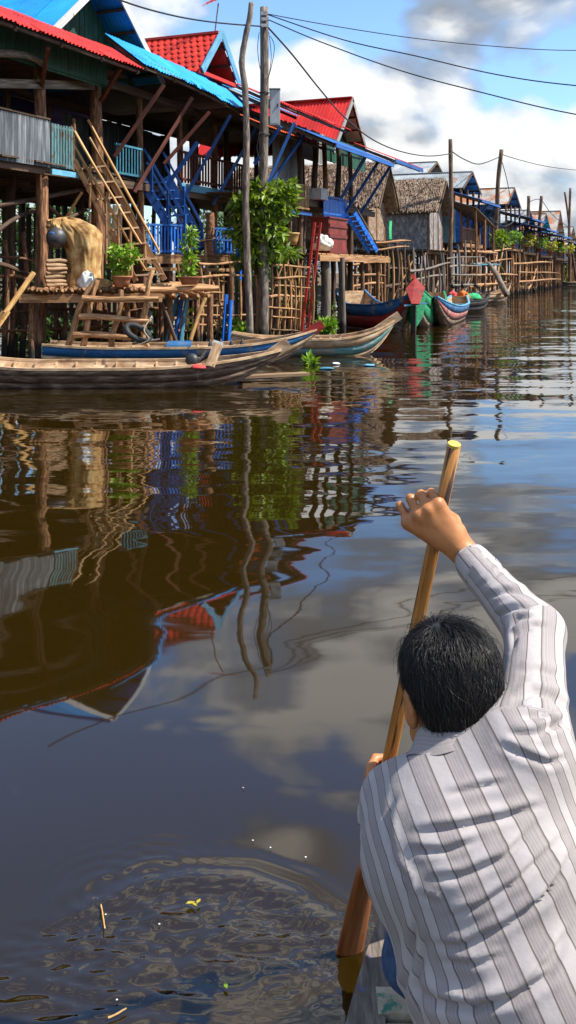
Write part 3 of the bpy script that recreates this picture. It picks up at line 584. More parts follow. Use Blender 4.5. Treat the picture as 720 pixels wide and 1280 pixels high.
for px in (374, 393, 405, 422, 437): s = S_of(WP(px, 225, 1.7)); rod('post', SW(s, 1.7, -.8 if px in (374, 405, 437) else 3.5), SW(s, 1.7, 5.3), .085, DW if px != 405 else PW, E3, 1)
for s in (7, 9, 11, 13.2, 14.6):
    for w in (-.6, -2.6): rod('post', SW(s, w, -.8), SW(s, w, 5.4), .085, DW, E3, 1)
sb = SW(6.3, 1.8, 3.52); boards(E3, sb, U*8.4, -Nn*4.6, DW, 30); bar('floor_beam', SW(6.3, 1.82, 3.38), SW(14.7, 1.82, 3.38), .09, .16, DW, E3)
plank_row(E3, SW(5.9, -2.7, 3.55), SW(8.6, -2.7, 3.55), 1.9, DW, 12)
for a, b in (((458, 194), (424, 252)), ((475, 199), (430, 268)), ((491, 203), (449, 270)), ((368, 153), (327, 247)), ((385, 162), (336, 232)), ((351, 158), (318, 205))): bar('strut', WP(*a, 3.0 if a[0] > 400 else 2.3), WP(*b, 1.95 if a[0] > 400 else 1.6), .07, .07, M['blue_paint'], E3)
g0, g1 = S_of(WP(358, 268, 2.0)), S_of(WP(386, 268, 2.0))
balusters(E3, SW(g0, 2.0, 3.15), SW(g1, 2.0, 3.15), .62, M['bamboo'], 14, .03, (.06, .5, 1), M['log_wood'], .05); bar('balcony_beam', SW(g0-.1, 2.02, 3.06), SW(g1+.1, 2.02, 3.06), .05, .08, M['blue_paint'], E3)
g0, g1 = S_of(WP(404, 262, 2.0)), S_of(WP(434, 262, 2.0)); z0 = WP(420, 276, 2.0).z
plank_row(E3, SW(g0, 2.0, z0), SW(g1, 2.0, z0), .60, M['bright_blue'], 8, name='rail_plank'); bar('rail', SW(g0, 2.03, z0+.62), SW(g1, 2.03, z0+.62), .05, .06, M['blue_paint'], E3); bar('rail', SW(g0, 2.03, z0), SW(g1, 2.03, z0), .05, .06, M['blue_paint'], E3)
# stair, cabinet and ladder of house three
B2 = empty('blue_stairs', WP(455, 312, 2.4), 'steep bright blue stair beside the red cabinet under the red roofed house', 'stairs')
stairs(B2, WP(432, 268, 2.0), WP(461, 314, 2.4), WP(443, 266, 2.2), WP(471, 314, 2.6), 8, M['bright_blue'], M['bright_blue'], .05, .14, .2)
rod('handrail', WP(434, 240, 2.0), WP(468, 300, 2.5), .02, M['grey_wood'], B2, 0)
P3 = empty('platform', WP(430, 320, 2.4), 'plank landing on thick posts under the red cabinet and blue stair', 'platform')
zq = WP(405, 317, 2.4).z; sa, sb_ = S_of(WP(388, 317, 2.4)), S_of(WP(478, 317, 2.4))
boards(P3, SW(sa, 2.6, zq), U*(sb_-sa), -Nn*2.2, M['log_wood'], 20); bar('edge_beam', SW(sa, 2.62, zq-.12), SW(sb_, 2.62, zq-.12), .07, .16, M['log_wood'], P3)
for px, r in ((405, .14), (425, .10), (452, .07), (472, .07)): s = S_of(WP(px, 380, 2.38)); rod('post', SW(s, 2.38, -.8), SW(s, 2.38, zq-.03), r, M['grey_wood'] if px < 430 else M['post_wood'], P3, 1); rod('post', SW(s+.3, .8, -.8), SW(s+.3, .8, zq-.03), .08, DW, P3, 1)
CB = empty('cabinet', WP(422, 312, 2.3), 'dark red wooden cabinet with slotted panels standing on the plank landing', 'cabinet')
c0, c1 = S_of(WP(411, 300, 2.35)), S_of(WP(433, 300, 2.35)); zc = zq+.01; hC = WP(422, 274, 2.35).z-zc
for s in (c0, c1): bar('side_panel', SW(s, 2.1, zc), SW(s, 2.1, zc+hC), .5, .04, M['cabinet_red'], CB, U)
for k in range(4): a = c0+.03+(c1-c0-.06)*k/4; bar('door_board', SW(a+(c1-c0-.06)/8, 2.34, zc+.06), SW(a+(c1-c0-.06)/8, 2.34, zc+hC), (c1-c0)/4-.02, .025, M['cabinet_red'], CB, Nn)
for zz in (.06, .5, .8): bar('cross_rail', SW(c0, 2.37, zc+hC*zz), SW(c1, 2.37, zc+hC*zz), .03, .09, M['cabinet_red'], CB)
bar('top_board', SW(c0-.04, 2.1, zc+hC+.02), SW(c1+.04, 2.1, zc+hC+.02), .58, .035, M['cabinet_red'], CB); bar('shelf', SW(c0, 2.1, zc+.05), SW(c1, 2.1, zc+.05), .46, .03, M['cabinet_red'], CB)
LR = empty('ladder', PX(382, 420, 22.5), 'long red metal ladder leaning from the water up to the landing', 'ladder')
for dx in (-4, 4): bar('side_rail', PX(379+dx, 432, 22.4), PX(397+dx*.9, 278, 23.2), .035, .06, M['red_paint'], LR)
for k in range(15): t = (k+.5)/15; a = PX(375, 432, 22.4).lerp(PX(393.4, 278, 23.2), t); b = PX(383, 432, 22.4).lerp(PX(400.6, 278, 23.2), t); bar('rung', a, b, .03, .03, M['red_paint'], LR)
# ---------------------------------------------------------------- thatched huts
def thatched_hut(label, sc, hs, zr, ze, wf, depth, fz, wall, strawmat, wallstraw, seed, posts=3):
    E = empty('thatched_hut', SW(sc, wf, 0), label, 'hut', 'thatched huts in the row')
    ridge = SW(sc, wf, zr); back = -Nn*depth
    for sg in (-1, 1):
        foot = SW(sc+sg*hs*1.15, wf, ze-.15*(zr-ze)); dv = foot-ridge
        a, b, c, d = ridge, ridge+back, ridge+back+dv, ridge+dv
        slab('roof_mat', [a, b, c, d] if sg < 0 else [a, d, c, b], .10, M[strawmat.replace('straw', 'thatch')], E)
        straw('thatch', E, ridge+Z*.06, back, dv, M[strawmat], 5200, .34, seed=seed+sg, wid=.03, lift=.07)
    straw('thatch', E, ridge+Z*.1-U*.1, back, U*.2-Z*.02, M[strawmat], 260, .25, seed=seed+5, wid=.03)
    for sg in (-1, 1): rod('rafter', ridge+Nn*.04-Z*.08, SW(sc+sg*hs*1.15, wf+.04, ze-.15*(zr-ze)-.08), .04, M['dark_wood'], E, 1)
    hw = hs*.92; wq = wf-.5
    for o, a, nn in ((SW(sc-hw, wq, ze+.05), U*2*hw, 3), (SW(sc-hw, wq-depth+.8, ze+.05), Nn*(depth-.8), 2), (SW(sc+hw, wq-depth+.8, ze+.05), Nn*(depth-.8), 2)):
        slab('wall_mat', [o, o+a, o+a-Z*(ze-fz), o-Z*(ze-fz)], .05, M[wallstraw.replace('straw', 'thatch')], E)
        straw('wall_thatch', E, o-Nn*0+(Nn*.02 if nn == 3 else -U*.02), a, Z*-(ze-fz), M[wallstraw], 2600, .42, seed=seed+nn*7, wid=.03, lift=.05)
    slab('gable_mat', [SW(sc-hs, wq, ze), SW(sc+hs, wq, ze), SW(sc, wq, zr-.1)], .05, M[wallstraw.replace('straw', 'thatch')], E)
    straw('wall_thatch', E, SW(sc-hs*.5, wq+.03, ze+(zr-ze)*.5), U*hs, Z*-(zr-ze)*.5, M[wallstraw], 500, .4, seed=seed+11, wid=.03)
    for i in range(posts):
        for w in (wq+.02, wq-depth*.5, wq-depth+.9): s = sc-hw+2*hw*i/(posts-1); rod('post', SW(s, w, -.8), SW(s, w, ze), .07, M['post_wood'] if w > wq else DW, E, 1)
    bar('floor_beam', SW(sc-hw-.3, wq+.1, fz-.08), SW(sc+hw+.3, wq+.1, fz-.08), .08, .14, M['log_wood'], E); boards(E, SW(sc-hw-.3, wq+.6, fz), U*(2*hw+.6), -Nn*(depth*.8), DW, 10)
    return E
H4 = thatched_hut('tan thatched hut with loose straw walls beyond the long porch', 17.4, 1.05, 5.30, 3.95, 1.5, 5.8, 2.60, None, 'straw_tan', 'straw_tan', 40)
H5 = thatched_hut('thatched hut with shaggy grey straw wall and tan roof behind the mooring pole', 26.6, 1.3, 5.55, 4.3, 1.3, 6.0, 2.45, None, 'straw_tan', 'straw_grey', 60, 4)
# ---------------------------------------------------------------- houses farther along the row
def far_house(label, sc, hs, zr, ze, wf, depth, fz, roof, wall, post=None, awn=None, awn_z=None, rail=None, seed=0, nwin=2, awn_ext=1.4, wall_w=None, strut=None):
    random.seed(seed); E = empty('stilt_house', SW(sc, wf, 0), label, 'house', 'houses farther along the row'); ww = wf-1.4 if wall_w is None else wall_w
    gable_roof(E, sc, hs, zr, ze, wf, depth, M[roof], board=M['dark_wood'], purl=DW, width=.85, waves=7, npurl=3, amp=.03)
    gable_wall(E, sc, hs*.95, zr-.08, ze, ww+.02, M[wall], 10)
    plank_row(E, SW(sc-hs*.95, ww, fz), SW(sc+hs*.95, ww, fz), ze-fz, M[wall], 12)
    p0 = SW(sc-hs*.95, ww-.05, fz); slab('side_wall', [p0, p0+Z*(ze-fz), p0+Z*(ze-fz)-Nn*(depth-1.5), p0-Nn*(depth-1.5)], .04, M[wall], E)
    p0 = SW(sc+hs*.95, ww-.05, fz); slab('side_wall', [p0, p0-Nn*(depth-1.5), p0+Z*(ze-fz)-Nn*(depth-1.5), p0+Z*(ze-fz)], .04, M[wall], E)
    for i in range(nwin):
        s = sc-hs*.55+hs*1.1*i/max(1, nwin-1); h = 1.5 if i == 0 else .8; zb = fz+.04 if i == 0 else fz+.75
        wn = bar('door' if i == 0 else 'window', SW(s, ww+.02, zb), SW(s, ww+.02, zb+h), .75, .03, M['dark_metal_and_shade'], E, Nn)  # solid dark panel in place of an opening: interior shade put into its colour
        for sg in (-1, 1): bar('frame', SW(s+sg*.4, ww+.04, zb), SW(s+sg*.4, ww+.04, zb+h+.04), .06, .04, M['blue_paint'], wn, Nn)
    for w in (wf-.1, ww-.2, wf-depth*.6, wf-depth+.3):
        k = max(2, round(2*hs/1.7))
        for i in range(k+1): rod('post', SW(sc-hs*.97+2*hs*.97*i/k, w, -.9), SW(sc-hs*.97+2*hs*.97*i/k, w, ze if w < wf-.5 else fz+.1 if awn is None else ze), .08, DW if w < wf-.5 else M['post_wood'], E, 1)
    boards(E, SW(sc-hs*1.02, wf, fz), U*hs*2.04, -Nn*(depth-.3), DW, 12); bar('floor_beam', SW(sc-hs*1.05, wf+.03, fz-.12), SW(sc+hs*1.05, wf+.03, fz-.12), .08, .18, M['log_wood'], E)
    if awn:
        za = awn_z or ze-.1; awning(E, sc-hs*1.1, sc+hs*1.1, wf-1.3, wf+awn_ext, za+.25, za-.45, M[awn], .85, 6, .03, rafter=DW, fascia=M['blue_paint'])
        k = 3
        for i in range(k): s = sc-hs*.9+1.8*hs*i/(k-1); bar('strut', SW(s, wf+awn_ext-.15, za-.5), SW(s, wf-.05, fz+.9), .07, .07, M[strut or 'blue_paint'], E)
    if rail: balusters(E, SW(sc-hs, wf-.02, fz+.05), SW(sc+hs*.4, wf-.02, fz+.05), .7, M[rail], 14, .04, (.05, 1), M[rail], .06)
    for k in range(3): s = random.uniform(sc-hs, sc+hs); rod('brace', SW(s, wf-.15, .1), SW(s+random.uniform(-1.4, 1.4), wf-.15, fz-.2), .05, M['log_wood'], E, 2)
    return E
far_house('tall house with pale metal roof rising behind the grey thatched hut', 42.3, 3.0, 8.15, 7.0, -3, 7, 3.0, 'zinc', 'grey_board', seed=1)
far_house('house with pale metal roof and blue porch awning right of the thatched huts', 35.4, 2.3, 6.75, 5.75, .6, 6.5, 3.0, 'zinc', 'teal_paint', awn='blue_paint', awn_z=5.55, rail='log_wood', seed=2, awn_ext=1.0)
far_house('house with rust streaked metal roof beyond the pole that leans right', 50.8, 2.7, 7.15, 5.9, .2, 7, 3.1, 'rust_zinc', 'blue_paint', awn='blue_paint', awn_z=5.4, rail='blue_paint', seed=3, awn_ext=1.6)
far_house('low house with blue awning and blue wall past the rusty roof', 60.0, 3.0, 6.2, 5.1, -.2, 7, 3.0, 'zinc', 'bright_blue', awn='blue_paint', awn_z=5.1, rail='teal_paint', seed=4, awn_ext=1.7)
far_house('house with tan metal roof and propped blue awning near the far end', 70.5, 3.1, 6.5, 5.0, -.4, 7, 2.9, 'rust_zinc', 'teal_paint', awn='roof_blue', awn_z=4.9, rail='blue_paint', seed=5, awn_ext=1.8)
far_house('small house with orange gable wall beside the palm far away', 82, 3.2, 7.4, 5.0, -.6, 7, 2.8, 'rust_zinc', 'roof_orange', awn='zinc', awn_z=4.7, rail='grey_wood', seed=6, awn_ext=1.6)
far_house('far house with grey roof second from the end of the row', 93, 3.4, 6.3, 4.8, -.6, 7, 2.6, 'zinc', 'grey_board', awn='rust_zinc', awn_z=4.6, rail='grey_wood', seed=7, awn_ext=1.6)
far_house('farthest house closing the row with pale wall and rusty roof', 105, 3.6, 6.0, 4.6, -.2, 7, 2.5, 'rust_zinc', 'white_board', awn='zinc', awn_z=4.5, rail='grey_wood', seed=8, awn_ext=1.6)
random.seed(21)
# long lean-to roofs between the huts and the blue awnings
LT = empty('lean_to', SW(31.5, 1.5, 0), 'low lean-to with sloping board roof right of the grey thatched hut', 'lean-to')
a = SW(30.2, 1.9, 4.55); b = SW(37.6, 1.4, 3.95); boards(LT, a, b-a, -Nn*1.6+Z*.5, M['grey_wood'], 18, name='roof_board')
for t in (.05, .5, .95): p = a.lerp(b, t)-Nn*.1; rod('post', Vector((p.x, p.y, -.8)), p-Z*.02, .07, PW, LT, 1)
for k in range(5): rod('floor_log', SW(30.2, 1.7-.35*k, 2.5), SW(36.5, 1.7-.35*k, 2.5), .06, M['log_wood'], LT, 1)
for k in range(3): rod('rail', SW(30.2, 1.75, 1.9-.5*k), SW(36.8, 1.75, 1.9-.5*k), .05, M['log_wood'] if k else M['teal_paint'], LT, 1)
# ---------------------------------------------------------------- log jetty in front of house one
JT = empty('log_jetty', PX(150, 366, 16.8), 'log jetty on stilts carrying the tarpaulin heap and potted plants', 'jetty')
zJ = 1.25
def onz(px, py_d, z=zJ): v = PX(px, 0, py_d); v.z = z; return v
j0, j1, j2 = onz(31, 16.5), onz(182, 16.9), onz(268, 17.5); dep = Vector((-.5, 2.3, 0))
n = 26
for i in range(n):
    p = j0.lerp(j1, (i+.5)/n)+Z*random.uniform(-.012, .012); rod('deck_log', p+Vector((.04, -.12+random.uniform(-.05, .05), 0)), p+dep, .055*random.uniform(.85, 1.15), M['log_wood'], JT, 1)
for k in range(7):
    rod('deck_log', j1+Vector((-.2, 0, .02))+dep*(k/7), j2+Vector((random.uniform(-.05, .1), 0, .02))+dep*(k/7), .07*random.uniform(.9, 1.1), M['log_wood'], JT, 1)
for k in range(6): p = j1.lerp(j2, (k+.5)/6)-Z*.12; rod('joist', p+Vector((0, -.15, 0)), p+dep, .055, M['log_wood'], JT, 1)
bar('edge_beam', j0+Vector((-.08, -.06, -.13)), j1+Vector((.3, -.06, -.13)), .05, .15, M['log_wood'], JT)
bar('back_beam', j0+dep*.9-Z*.13, j2+dep*.9-Z*.13, .06, .14, M['log_wood'], JT)
for t, r in ((.03, .06), (.3, .05), (.52, .06), (.75, .06), (.98, .07)):
    for f in (.04, .9): p = j0.lerp(j2, t)+dep*f; p.y += .05; rod('post', Vector((p.x, p.y, -.8)), p-Z*.08, r, M['post_wood'], JT, 1)
# landing frame of tied logs below the jetty
LF = empty('log_ladder', PX(140, 425, 16.3), 'rough landing ladder of tied logs below the front of the jetty', 'ladder')
for x0, y0, x1, y1 in ((82, 428, 118, 352), (100, 432, 122, 350), (139, 424, 151, 362), (176, 405, 191, 338), (176, 408, 184, 432)): rod('upright', PX(x0, y0+(12 if y0 > 420 else 0), 16.3), PX(x1, y1, 16.4), .055, M['log_wood'], LF, 2)
for x0, y0, x1, y1, r in ((103, 373, 198, 374, .055), (99, 396, 189, 402, .05), (92, 419, 170, 422, .055)): rod('rung', PX(x0, y0, 16.2), PX(x1, y1, 16.2), r, M['log_wood'], LF, 1)
# ---------------------------------------------------------------- lattices of bamboo and poles along the water
def scaffold(label, xs, ys, d0, d1, x0, x1, mat='log_wood', r=.03):
    E = empty('bamboo_scaffold', Vector((*PX((x0+x1)/2, 0, (d0+d1)/2)[:2], 0)), label, 'scaffold', 'bamboo scaffolds under the houses')
    bamboo_frame(E, xs, ys, lambda px: d0+(d1-d0)*(px-x0)/(x1-x0), M[mat], r); return E
scaffold('bamboo scaffold with crossed rails between the potted plant and the leafy tree', [(250, 330, 430), (262, 340, 428), (272, 345, 428), (286, 318, 430), (300, 350, 428), (312, 372, 428), (320, 345, 428)],
         [(245, 367, 283, 366), (243, 384, 283, 385), (243, 393, 332, 395), (250, 347, 330, 344), (246, 405, 300, 407), (246, 330, 300, 327)], 20.2, 21.2, 250, 320)
scaffold('tall bamboo trellis of level rails left of the red ladder', [(338, 300, 430), (346, 340, 428), (354, 325, 430), (361, 330, 428), (368, 340, 428), (375, 330, 428), (390, 330, 425)],
         [(340, 347, 386, 346), (340, 359, 386, 358), (338, 371, 380, 371), (338, 385, 376, 385), (338, 397, 374, 397), (340, 333, 386, 332), (344, 410, 374, 412)], 21.4, 22.6, 338, 390)
X1 = scaffold('leaning bamboo cross braces tied behind the trellis', [(349, 345, 428), (372, 320, 428)], [(350, 402, 371, 333), (352, 330, 374, 372), (343, 430, 352, 390)], 22.2, 23.0, 338, 390, 'bamboo', .032)
scaffold('bamboo frame of rails and poles right of the landing posts', [(432, 330, 412), (438, 332, 412), (446, 325, 410), (462, 322, 408), (476, 318, 405), (490, 312, 402), (500, 315, 402), (510, 320, 400)],
         [(432, 330, 478, 330), (432, 343, 478, 342), (436, 357, 480, 356), (470, 305, 512, 303), (470, 312, 512, 310), (430, 372, 470, 370)], 31, 33, 432, 510, 'log_wood', .045)
scaffold('grey pole frame under the grey thatched hut', [(516, 310, 395), (524, 330, 392), (533, 318, 392), (540, 325, 390), (547, 330, 390), (553, 316, 388), (572, 305, 384), (581, 300, 384)],
         [(515, 338, 560, 330), (515, 350, 560, 345), (565, 344, 600, 344), (560, 322, 602, 322), (560, 333, 600, 335), (563, 356, 600, 357)], 33, 40, 516, 581, 'grey_wood', .05)
scaffold('tangle of leaning poles under the pale roofed house', [(588, 300, 380), (597, 295, 378), (604, 310, 376), (611, 320, 376), (622, 318, 373), (632, 312, 370), (640, 320, 370)],
         [(590, 330, 640, 326), (588, 345, 645, 342), (600, 315, 640, 312), (588, 358, 630, 355), (612, 312, 640, 362)], 46, 58, 588, 640, 'log_wood', .06)
scaffold('far pole frame under the low blue house', [(648, 315, 366), (655, 318, 366), (663, 322, 364), (670, 320, 364), (682, 325, 362), (690, 325, 360)],
         [(645, 330, 692, 330), (645, 342, 695, 340), (650, 352, 700, 350)], 62, 82, 648, 690, 'log_wood', .07)
scaffold('dark pole scaffold behind the log jetty under the nearest house', [(6, 300, 445), (14, 330, 445), (28, 290, 445), (64, 365, 442), (78, 372, 442), (128, 370, 440), (148, 372, 440), (164, 368, 438), (196, 365, 436)],
         [(-5, 318, 46, 330), (-5, 345, 40, 352), (-5, 392, 60, 386), (60, 384, 130, 388), (120, 392, 210, 388), (60, 410, 200, 408), (-5, 412, 60, 415)], 18.6, 19.6, 6, 196, 'post_wood', .05)
scaffold('pole scaffold between the blue stair foot and the lattice', [(222, 330, 436), (233, 345, 436), (243, 325, 436), (256, 300, 434), (268, 330, 434), (277, 318, 434)],
         [(215, 352, 284, 350), (215, 372, 284, 374), (218, 398, 284, 396), (215, 415, 284, 417), (246, 300, 284, 297)], 20.8, 22.0, 222, 277, 'log_wood', .035)
scaffold('dark poles standing under the tan thatched hut', [(448, 312, 410), (458, 300, 410), (468, 305, 408), (482, 300, 406), (494, 302, 404), (506, 305, 402)],
         [(444, 338, 512, 334), (444, 360, 512, 355), (444, 380, 512, 376)], 33.5, 35.5, 448, 506, 'dark_wood', .07)
# ---------------------------------------------------------------- planks and oars leaning
def leaning(name, label, p, q, r, mat, cat, board=None, group=None):
    if board: return bar(name, p, q, board[0], board[1], M[mat], label=label, cat=cat, group=group)
    return rod(name, p, q, r, M[mat], None, 1, label=label, cat=cat, group=group)
def oar(label, p, q, r, mat):                   # a round loom with a flat blade at the lower end p
    E = empty('oar', p, label, 'oar', 'oars leaning under the houses'); d = (q-p); rod('loom', p+d*.28, q, r, M[mat], E, 0); bar('blade', p, p+d*.31, r*4.2, r*.9, M[mat], E)
oar('pale wooden oar propped against the nearest post at left edge', PX(-8, 412, 15.6), PX(42, 341, 16.2), .045, 'bamboo')
for i, (a, b, t) in enumerate((((208, 430), (222, 368), 'leftmost'), ((217, 432), (229, 366), 'middle'), ((225, 432), (234, 370), 'rightmost'))):
    leaning('leaning_plank', f'{t} of three grey blue planks leaning under the log jetty end', PX(*a, 17.9+.1*i), PX(*b, 18.1), 0, 'teal_paint' if i != 1 else 'blue_paint', 'plank', (.11, .03), 'planks leaning under the jetty end')
for i, (a, b) in enumerate((((279, 428), (283, 368)), ((286, 428), (289, 375)))): leaning('leaning_plank', ('left', 'right')[i]+' one of two blue planks leaning beside the grey post', PX(*a, 20.4), PX(*b, 20.5), 0, 'bright_blue', 'plank', (.12, .03), 'blue planks by the grey post')
leaning('leaning_pole', 'pale bamboo pole slanting under the right end of the log jetty', PX(238, 425, 17.0), PX(257, 372, 17.2), .035, 'bamboo', 'pole')
leaning('leaning_pole', 'dark pole slanting beside the blue planks under the jetty', PX(222, 432, 17.0), PX(197, 367, 17.2), .035, 'dark_wood', 'pole')
leaning('mooring_pole', 'thick pale log sliding from the poles down into the water', PX(634, 368, 46), PX(610, 330, 48), .16, 'grey_wood', 'pole')
leaning('mooring_pole', 'thin dark pole standing in the water by the green bow', PX(536, 372, 30), PX(527, 312, 30), .03, 'dark_wood', 'pole')
for px, y0, y1, d, t in ((553, 330, 385, 39, 'short mooring stake left of the tall pole by the dark boat'), (516, 318, 392, 34, 'mooring stake behind the green bow'), (428, 322, 418, 24.6, 'thick grey stake standing under the landing')): leaning('mooring_stake', t, Vector((*PX(px, 0, d)[:2], -.7)), PX(px, y0, d), .08, 'grey_wood', 'stake')
# ---------------------------------------------------------------- heap under a tarpaulin, firewood, pots
def blob_mesh(name, c, rad, mat, seed, sub=20, amp=.12, flat=0, parent=None, squash=None, **k):
    rs = np.random.RandomState(seed); th = np.linspace(0, np.pi, sub); ph = np.linspace(0, 2*np.pi, sub*2, endpoint=False); v = []; f = []
    ws = [(rs.normal(size=3)*q, rs.uniform(0, 6.28)) for q in (2, 3, 4, 6, 9, 13)]
    for t in th:
        for p_ in ph:
            d = np.array([math.sin(t)*math.cos(p_), math.sin(t)*math.sin(p_), math.cos(t)]); h = 1+amp*sum(abs(math.sin(w.dot(d)+o))/(1+.5*i) for i, (w, o) in enumerate(ws))-amp*1.2
            q = d*h*np.array(rad)
            if q[2] < flat: q[2] = flat
            if squash: q[0] += squash*q[2]
            v.append(tuple(np.array(c)+q))
    m = sub*2
    for i in range(sub-1):
        for j in range(m): f.append((i*m+j, (i+1)*m+j, (i+1)*m+(j+1) % m, i*m+(j+1) % m))
    return obj(name, mesh(name, v, f, mat, True), parent, **k)
cT = PX(93, 318, 17.3); cT.z = zJ+.06
TP = empty('tarpaulin_heap', cT, 'tall heap under a tan netting tarpaulin on the log jetty', 'heap')
def draped(name, rows, mat, parent, seed, nf=11, amp=.05, na=96):
    """cloth hung over a heap: rows of (x, y, z, rx, ry) from the top down, hanging folds that deepen downwards"""
    rs = np.random.RandomState(seed); ph = rs.uniform(0, 6.28, 4); V = []; Fc = []; nr = 30; R_ = np.array(rows); ts = np.linspace(0, 1, len(rows))
    for j in range(nr):
        t = j/(nr-1); x, y, z, rx, ry = (np.interp(t, ts, R_[:, q]) for q in range(5))
        for i in range(na):
            a = 6.28319*i/na; f = abs(math.sin(nf*.5*a+ph[0]+.9*math.sin(2*a+ph[1])+t*.8))**.7; g = 1+amp*(.25+t)*(f-.5)*2.2+.035*math.sin(5*a+9*t+ph[2])+.03*math.sin(17*t+3*a+ph[3])+.05*abs(math.sin(7*a+11*t+ph[1]))*abs(math.sin(9*t-4*a+ph[2]))-.04*abs(math.sin(13*a-6*t+ph[3]))
            V.append((x+rx*g*math.cos(a), y+ry*g*math.sin(a), z+.02*math.sin(6*a+ph[1])*(1-t)+.035*math.sin(9*a)*(t > .98)))
    for j in range(nr-1):
        for i in range(na): Fc.append((j*na+i, (j+1)*na+i, (j+1)*na+(i+1) % na, j*na+(i+1) % na))
    Fc.append(tuple(range(na))); return obj(name, mesh(name, V, Fc, mat, True), parent)
x_, y_ = cT.x, cT.y
draped('cover', [(x_-.14, y_, zJ+1.30, .03, .03), (x_-.12, y_, zJ+1.27, .22, .2), (x_-.02, y_, zJ+1.16, .36, .3), (x_+.10, y_, zJ+1.0, .36, .32), (x_+.17, y_, zJ+.7, .29, .30), (x_+.18, y_, zJ+.4, .25, .28), (x_+.17, y_, zJ+.06, .30, .30)], M['tarp_tan'], TP, 5, 7, .10)
draped('cover_fold', [(x_-.34, y_-.05, zJ+1.26, .02, .02), (x_-.3, y_-.05, zJ+1.25, .16, .2), (x_-.28, y_-.05, zJ+1.14, .2, .26), (x_-.26, y_-.05, zJ+1.02, .18, .26)], M['tarp_tan'], TP, 8, 7, .08)
KG = empty('drum', PX(70, 300, 16.9), 'dark round drum with blue ring hanging out of the tarpaulin heap', 'drum')
kd = Matrix.Translation(PX(70, 298, 16.9)) @ Matrix.Rotation(R(72), 4, 'X') @ Matrix.Rotation(R(12), 4, 'Y')
lathe('body', [(.02, -.2), (.13, -.19), (.17, -.08), (.17, .1), (.13, .19), (.02, .2)], M['dark_metal_and_shade'], KG, kd)
obj('ring', tube_mesh('ring', [PX(64, 294, 16.72)+Vector((.05*math.cos(a), 0, .05*math.sin(a))) for a in np.linspace(0, 6.283, 17)], .012, M['bright_blue'], 6), KG)
FW = empty('firewood_stack', PX(69, 352, 16.9), 'stack of split firewood beside the tarpaulin heap', 'firewood')
for r_ in range(7):
    for c_ in range(2): p = PX(58+c_*9+random.uniform(-2, 2), 352-r_*5.2, 16.75+.3*c_); p.z = zJ+.09+r_*.07; rod('billet', p, p+Vector((.28, .25, random.uniform(-.01, .02))), .036, M['board_wood'], FW, 1)
blob_mesh('sack', onz(108, 16.75, zJ+.12), (.12, .10, .17), M['white_sack'], 12, 16, .28, -.09, label='white sack slumped at the foot of the tarpaulin heap', cat='sack')
blob_mesh('sack', onz(125, 16.9, zJ+.1), (.2, .13, .10), M['tarp_tan'], 13, 16, .14, -.06, label='low tan sack lying on the jetty right of the white sack', cat='sack')
def potted(label, p, pr, ph, blobs, n, size, leaf, pot='terracotta', seed=1, group='potted plants'):
    E = empty('potted_plant', p, label, 'plant', group); lathe('pot', [(pr*.7, 0), (pr*.85, ph*.5), (pr, ph*.85), (pr*1.1, ph*.86), (pr*1.1, ph), (pr*.9, ph), (pr*.85, ph*.8), (.01, ph*.78)], M[pot], E, Matrix.Translation(p), 16)
    top = max(b[0][2] for b in blobs); st = [tuple(b[0]) for b in blobs]
    for b in blobs[:4]: tube('stem', spline([p+Z*ph*.8, p.lerp(Vector(b[0]), .5)+Z*.04, Vector(b[0])], 4), .012, M['log_wood'], E)
    foliage('foliage', E, blobs, n, size, M[leaf], seed); return E
pp = onz(152, 16.75, zJ+.055); potted('leafy light green plant in a wide terracotta pot on the jetty', pp, .17, .2, [((pp.x, pp.y, pp.z+.5), (.2, .2, .2)), ((pp.x+.16, pp.y, pp.z+.58), (.17, .15, .14)), ((pp.x-.12, pp.y, pp.z+.62), (.12, .12, .12)), ((pp.x-.04, pp.y, pp.z+.32), (.13, .12, .1))], 420, .12, 'leaf_light', seed=3)
pp = onz(237, 17.3, zJ+.09); potted('slender climbing plant in a broad pot at the jetty end', pp, .2, .15, [((pp.x, pp.y, pp.z+.4), (.12, .12, .18)), ((pp.x-.02, pp.y, pp.z+.68), (.13, .12, .16)), ((pp.x+.03, pp.y, pp.z+.92), (.1, .1, .12)), ((pp.x-.06, pp.y, pp.z+.2), (.14, .1, .06))], 330, .11, 'leaf_light', seed=4)
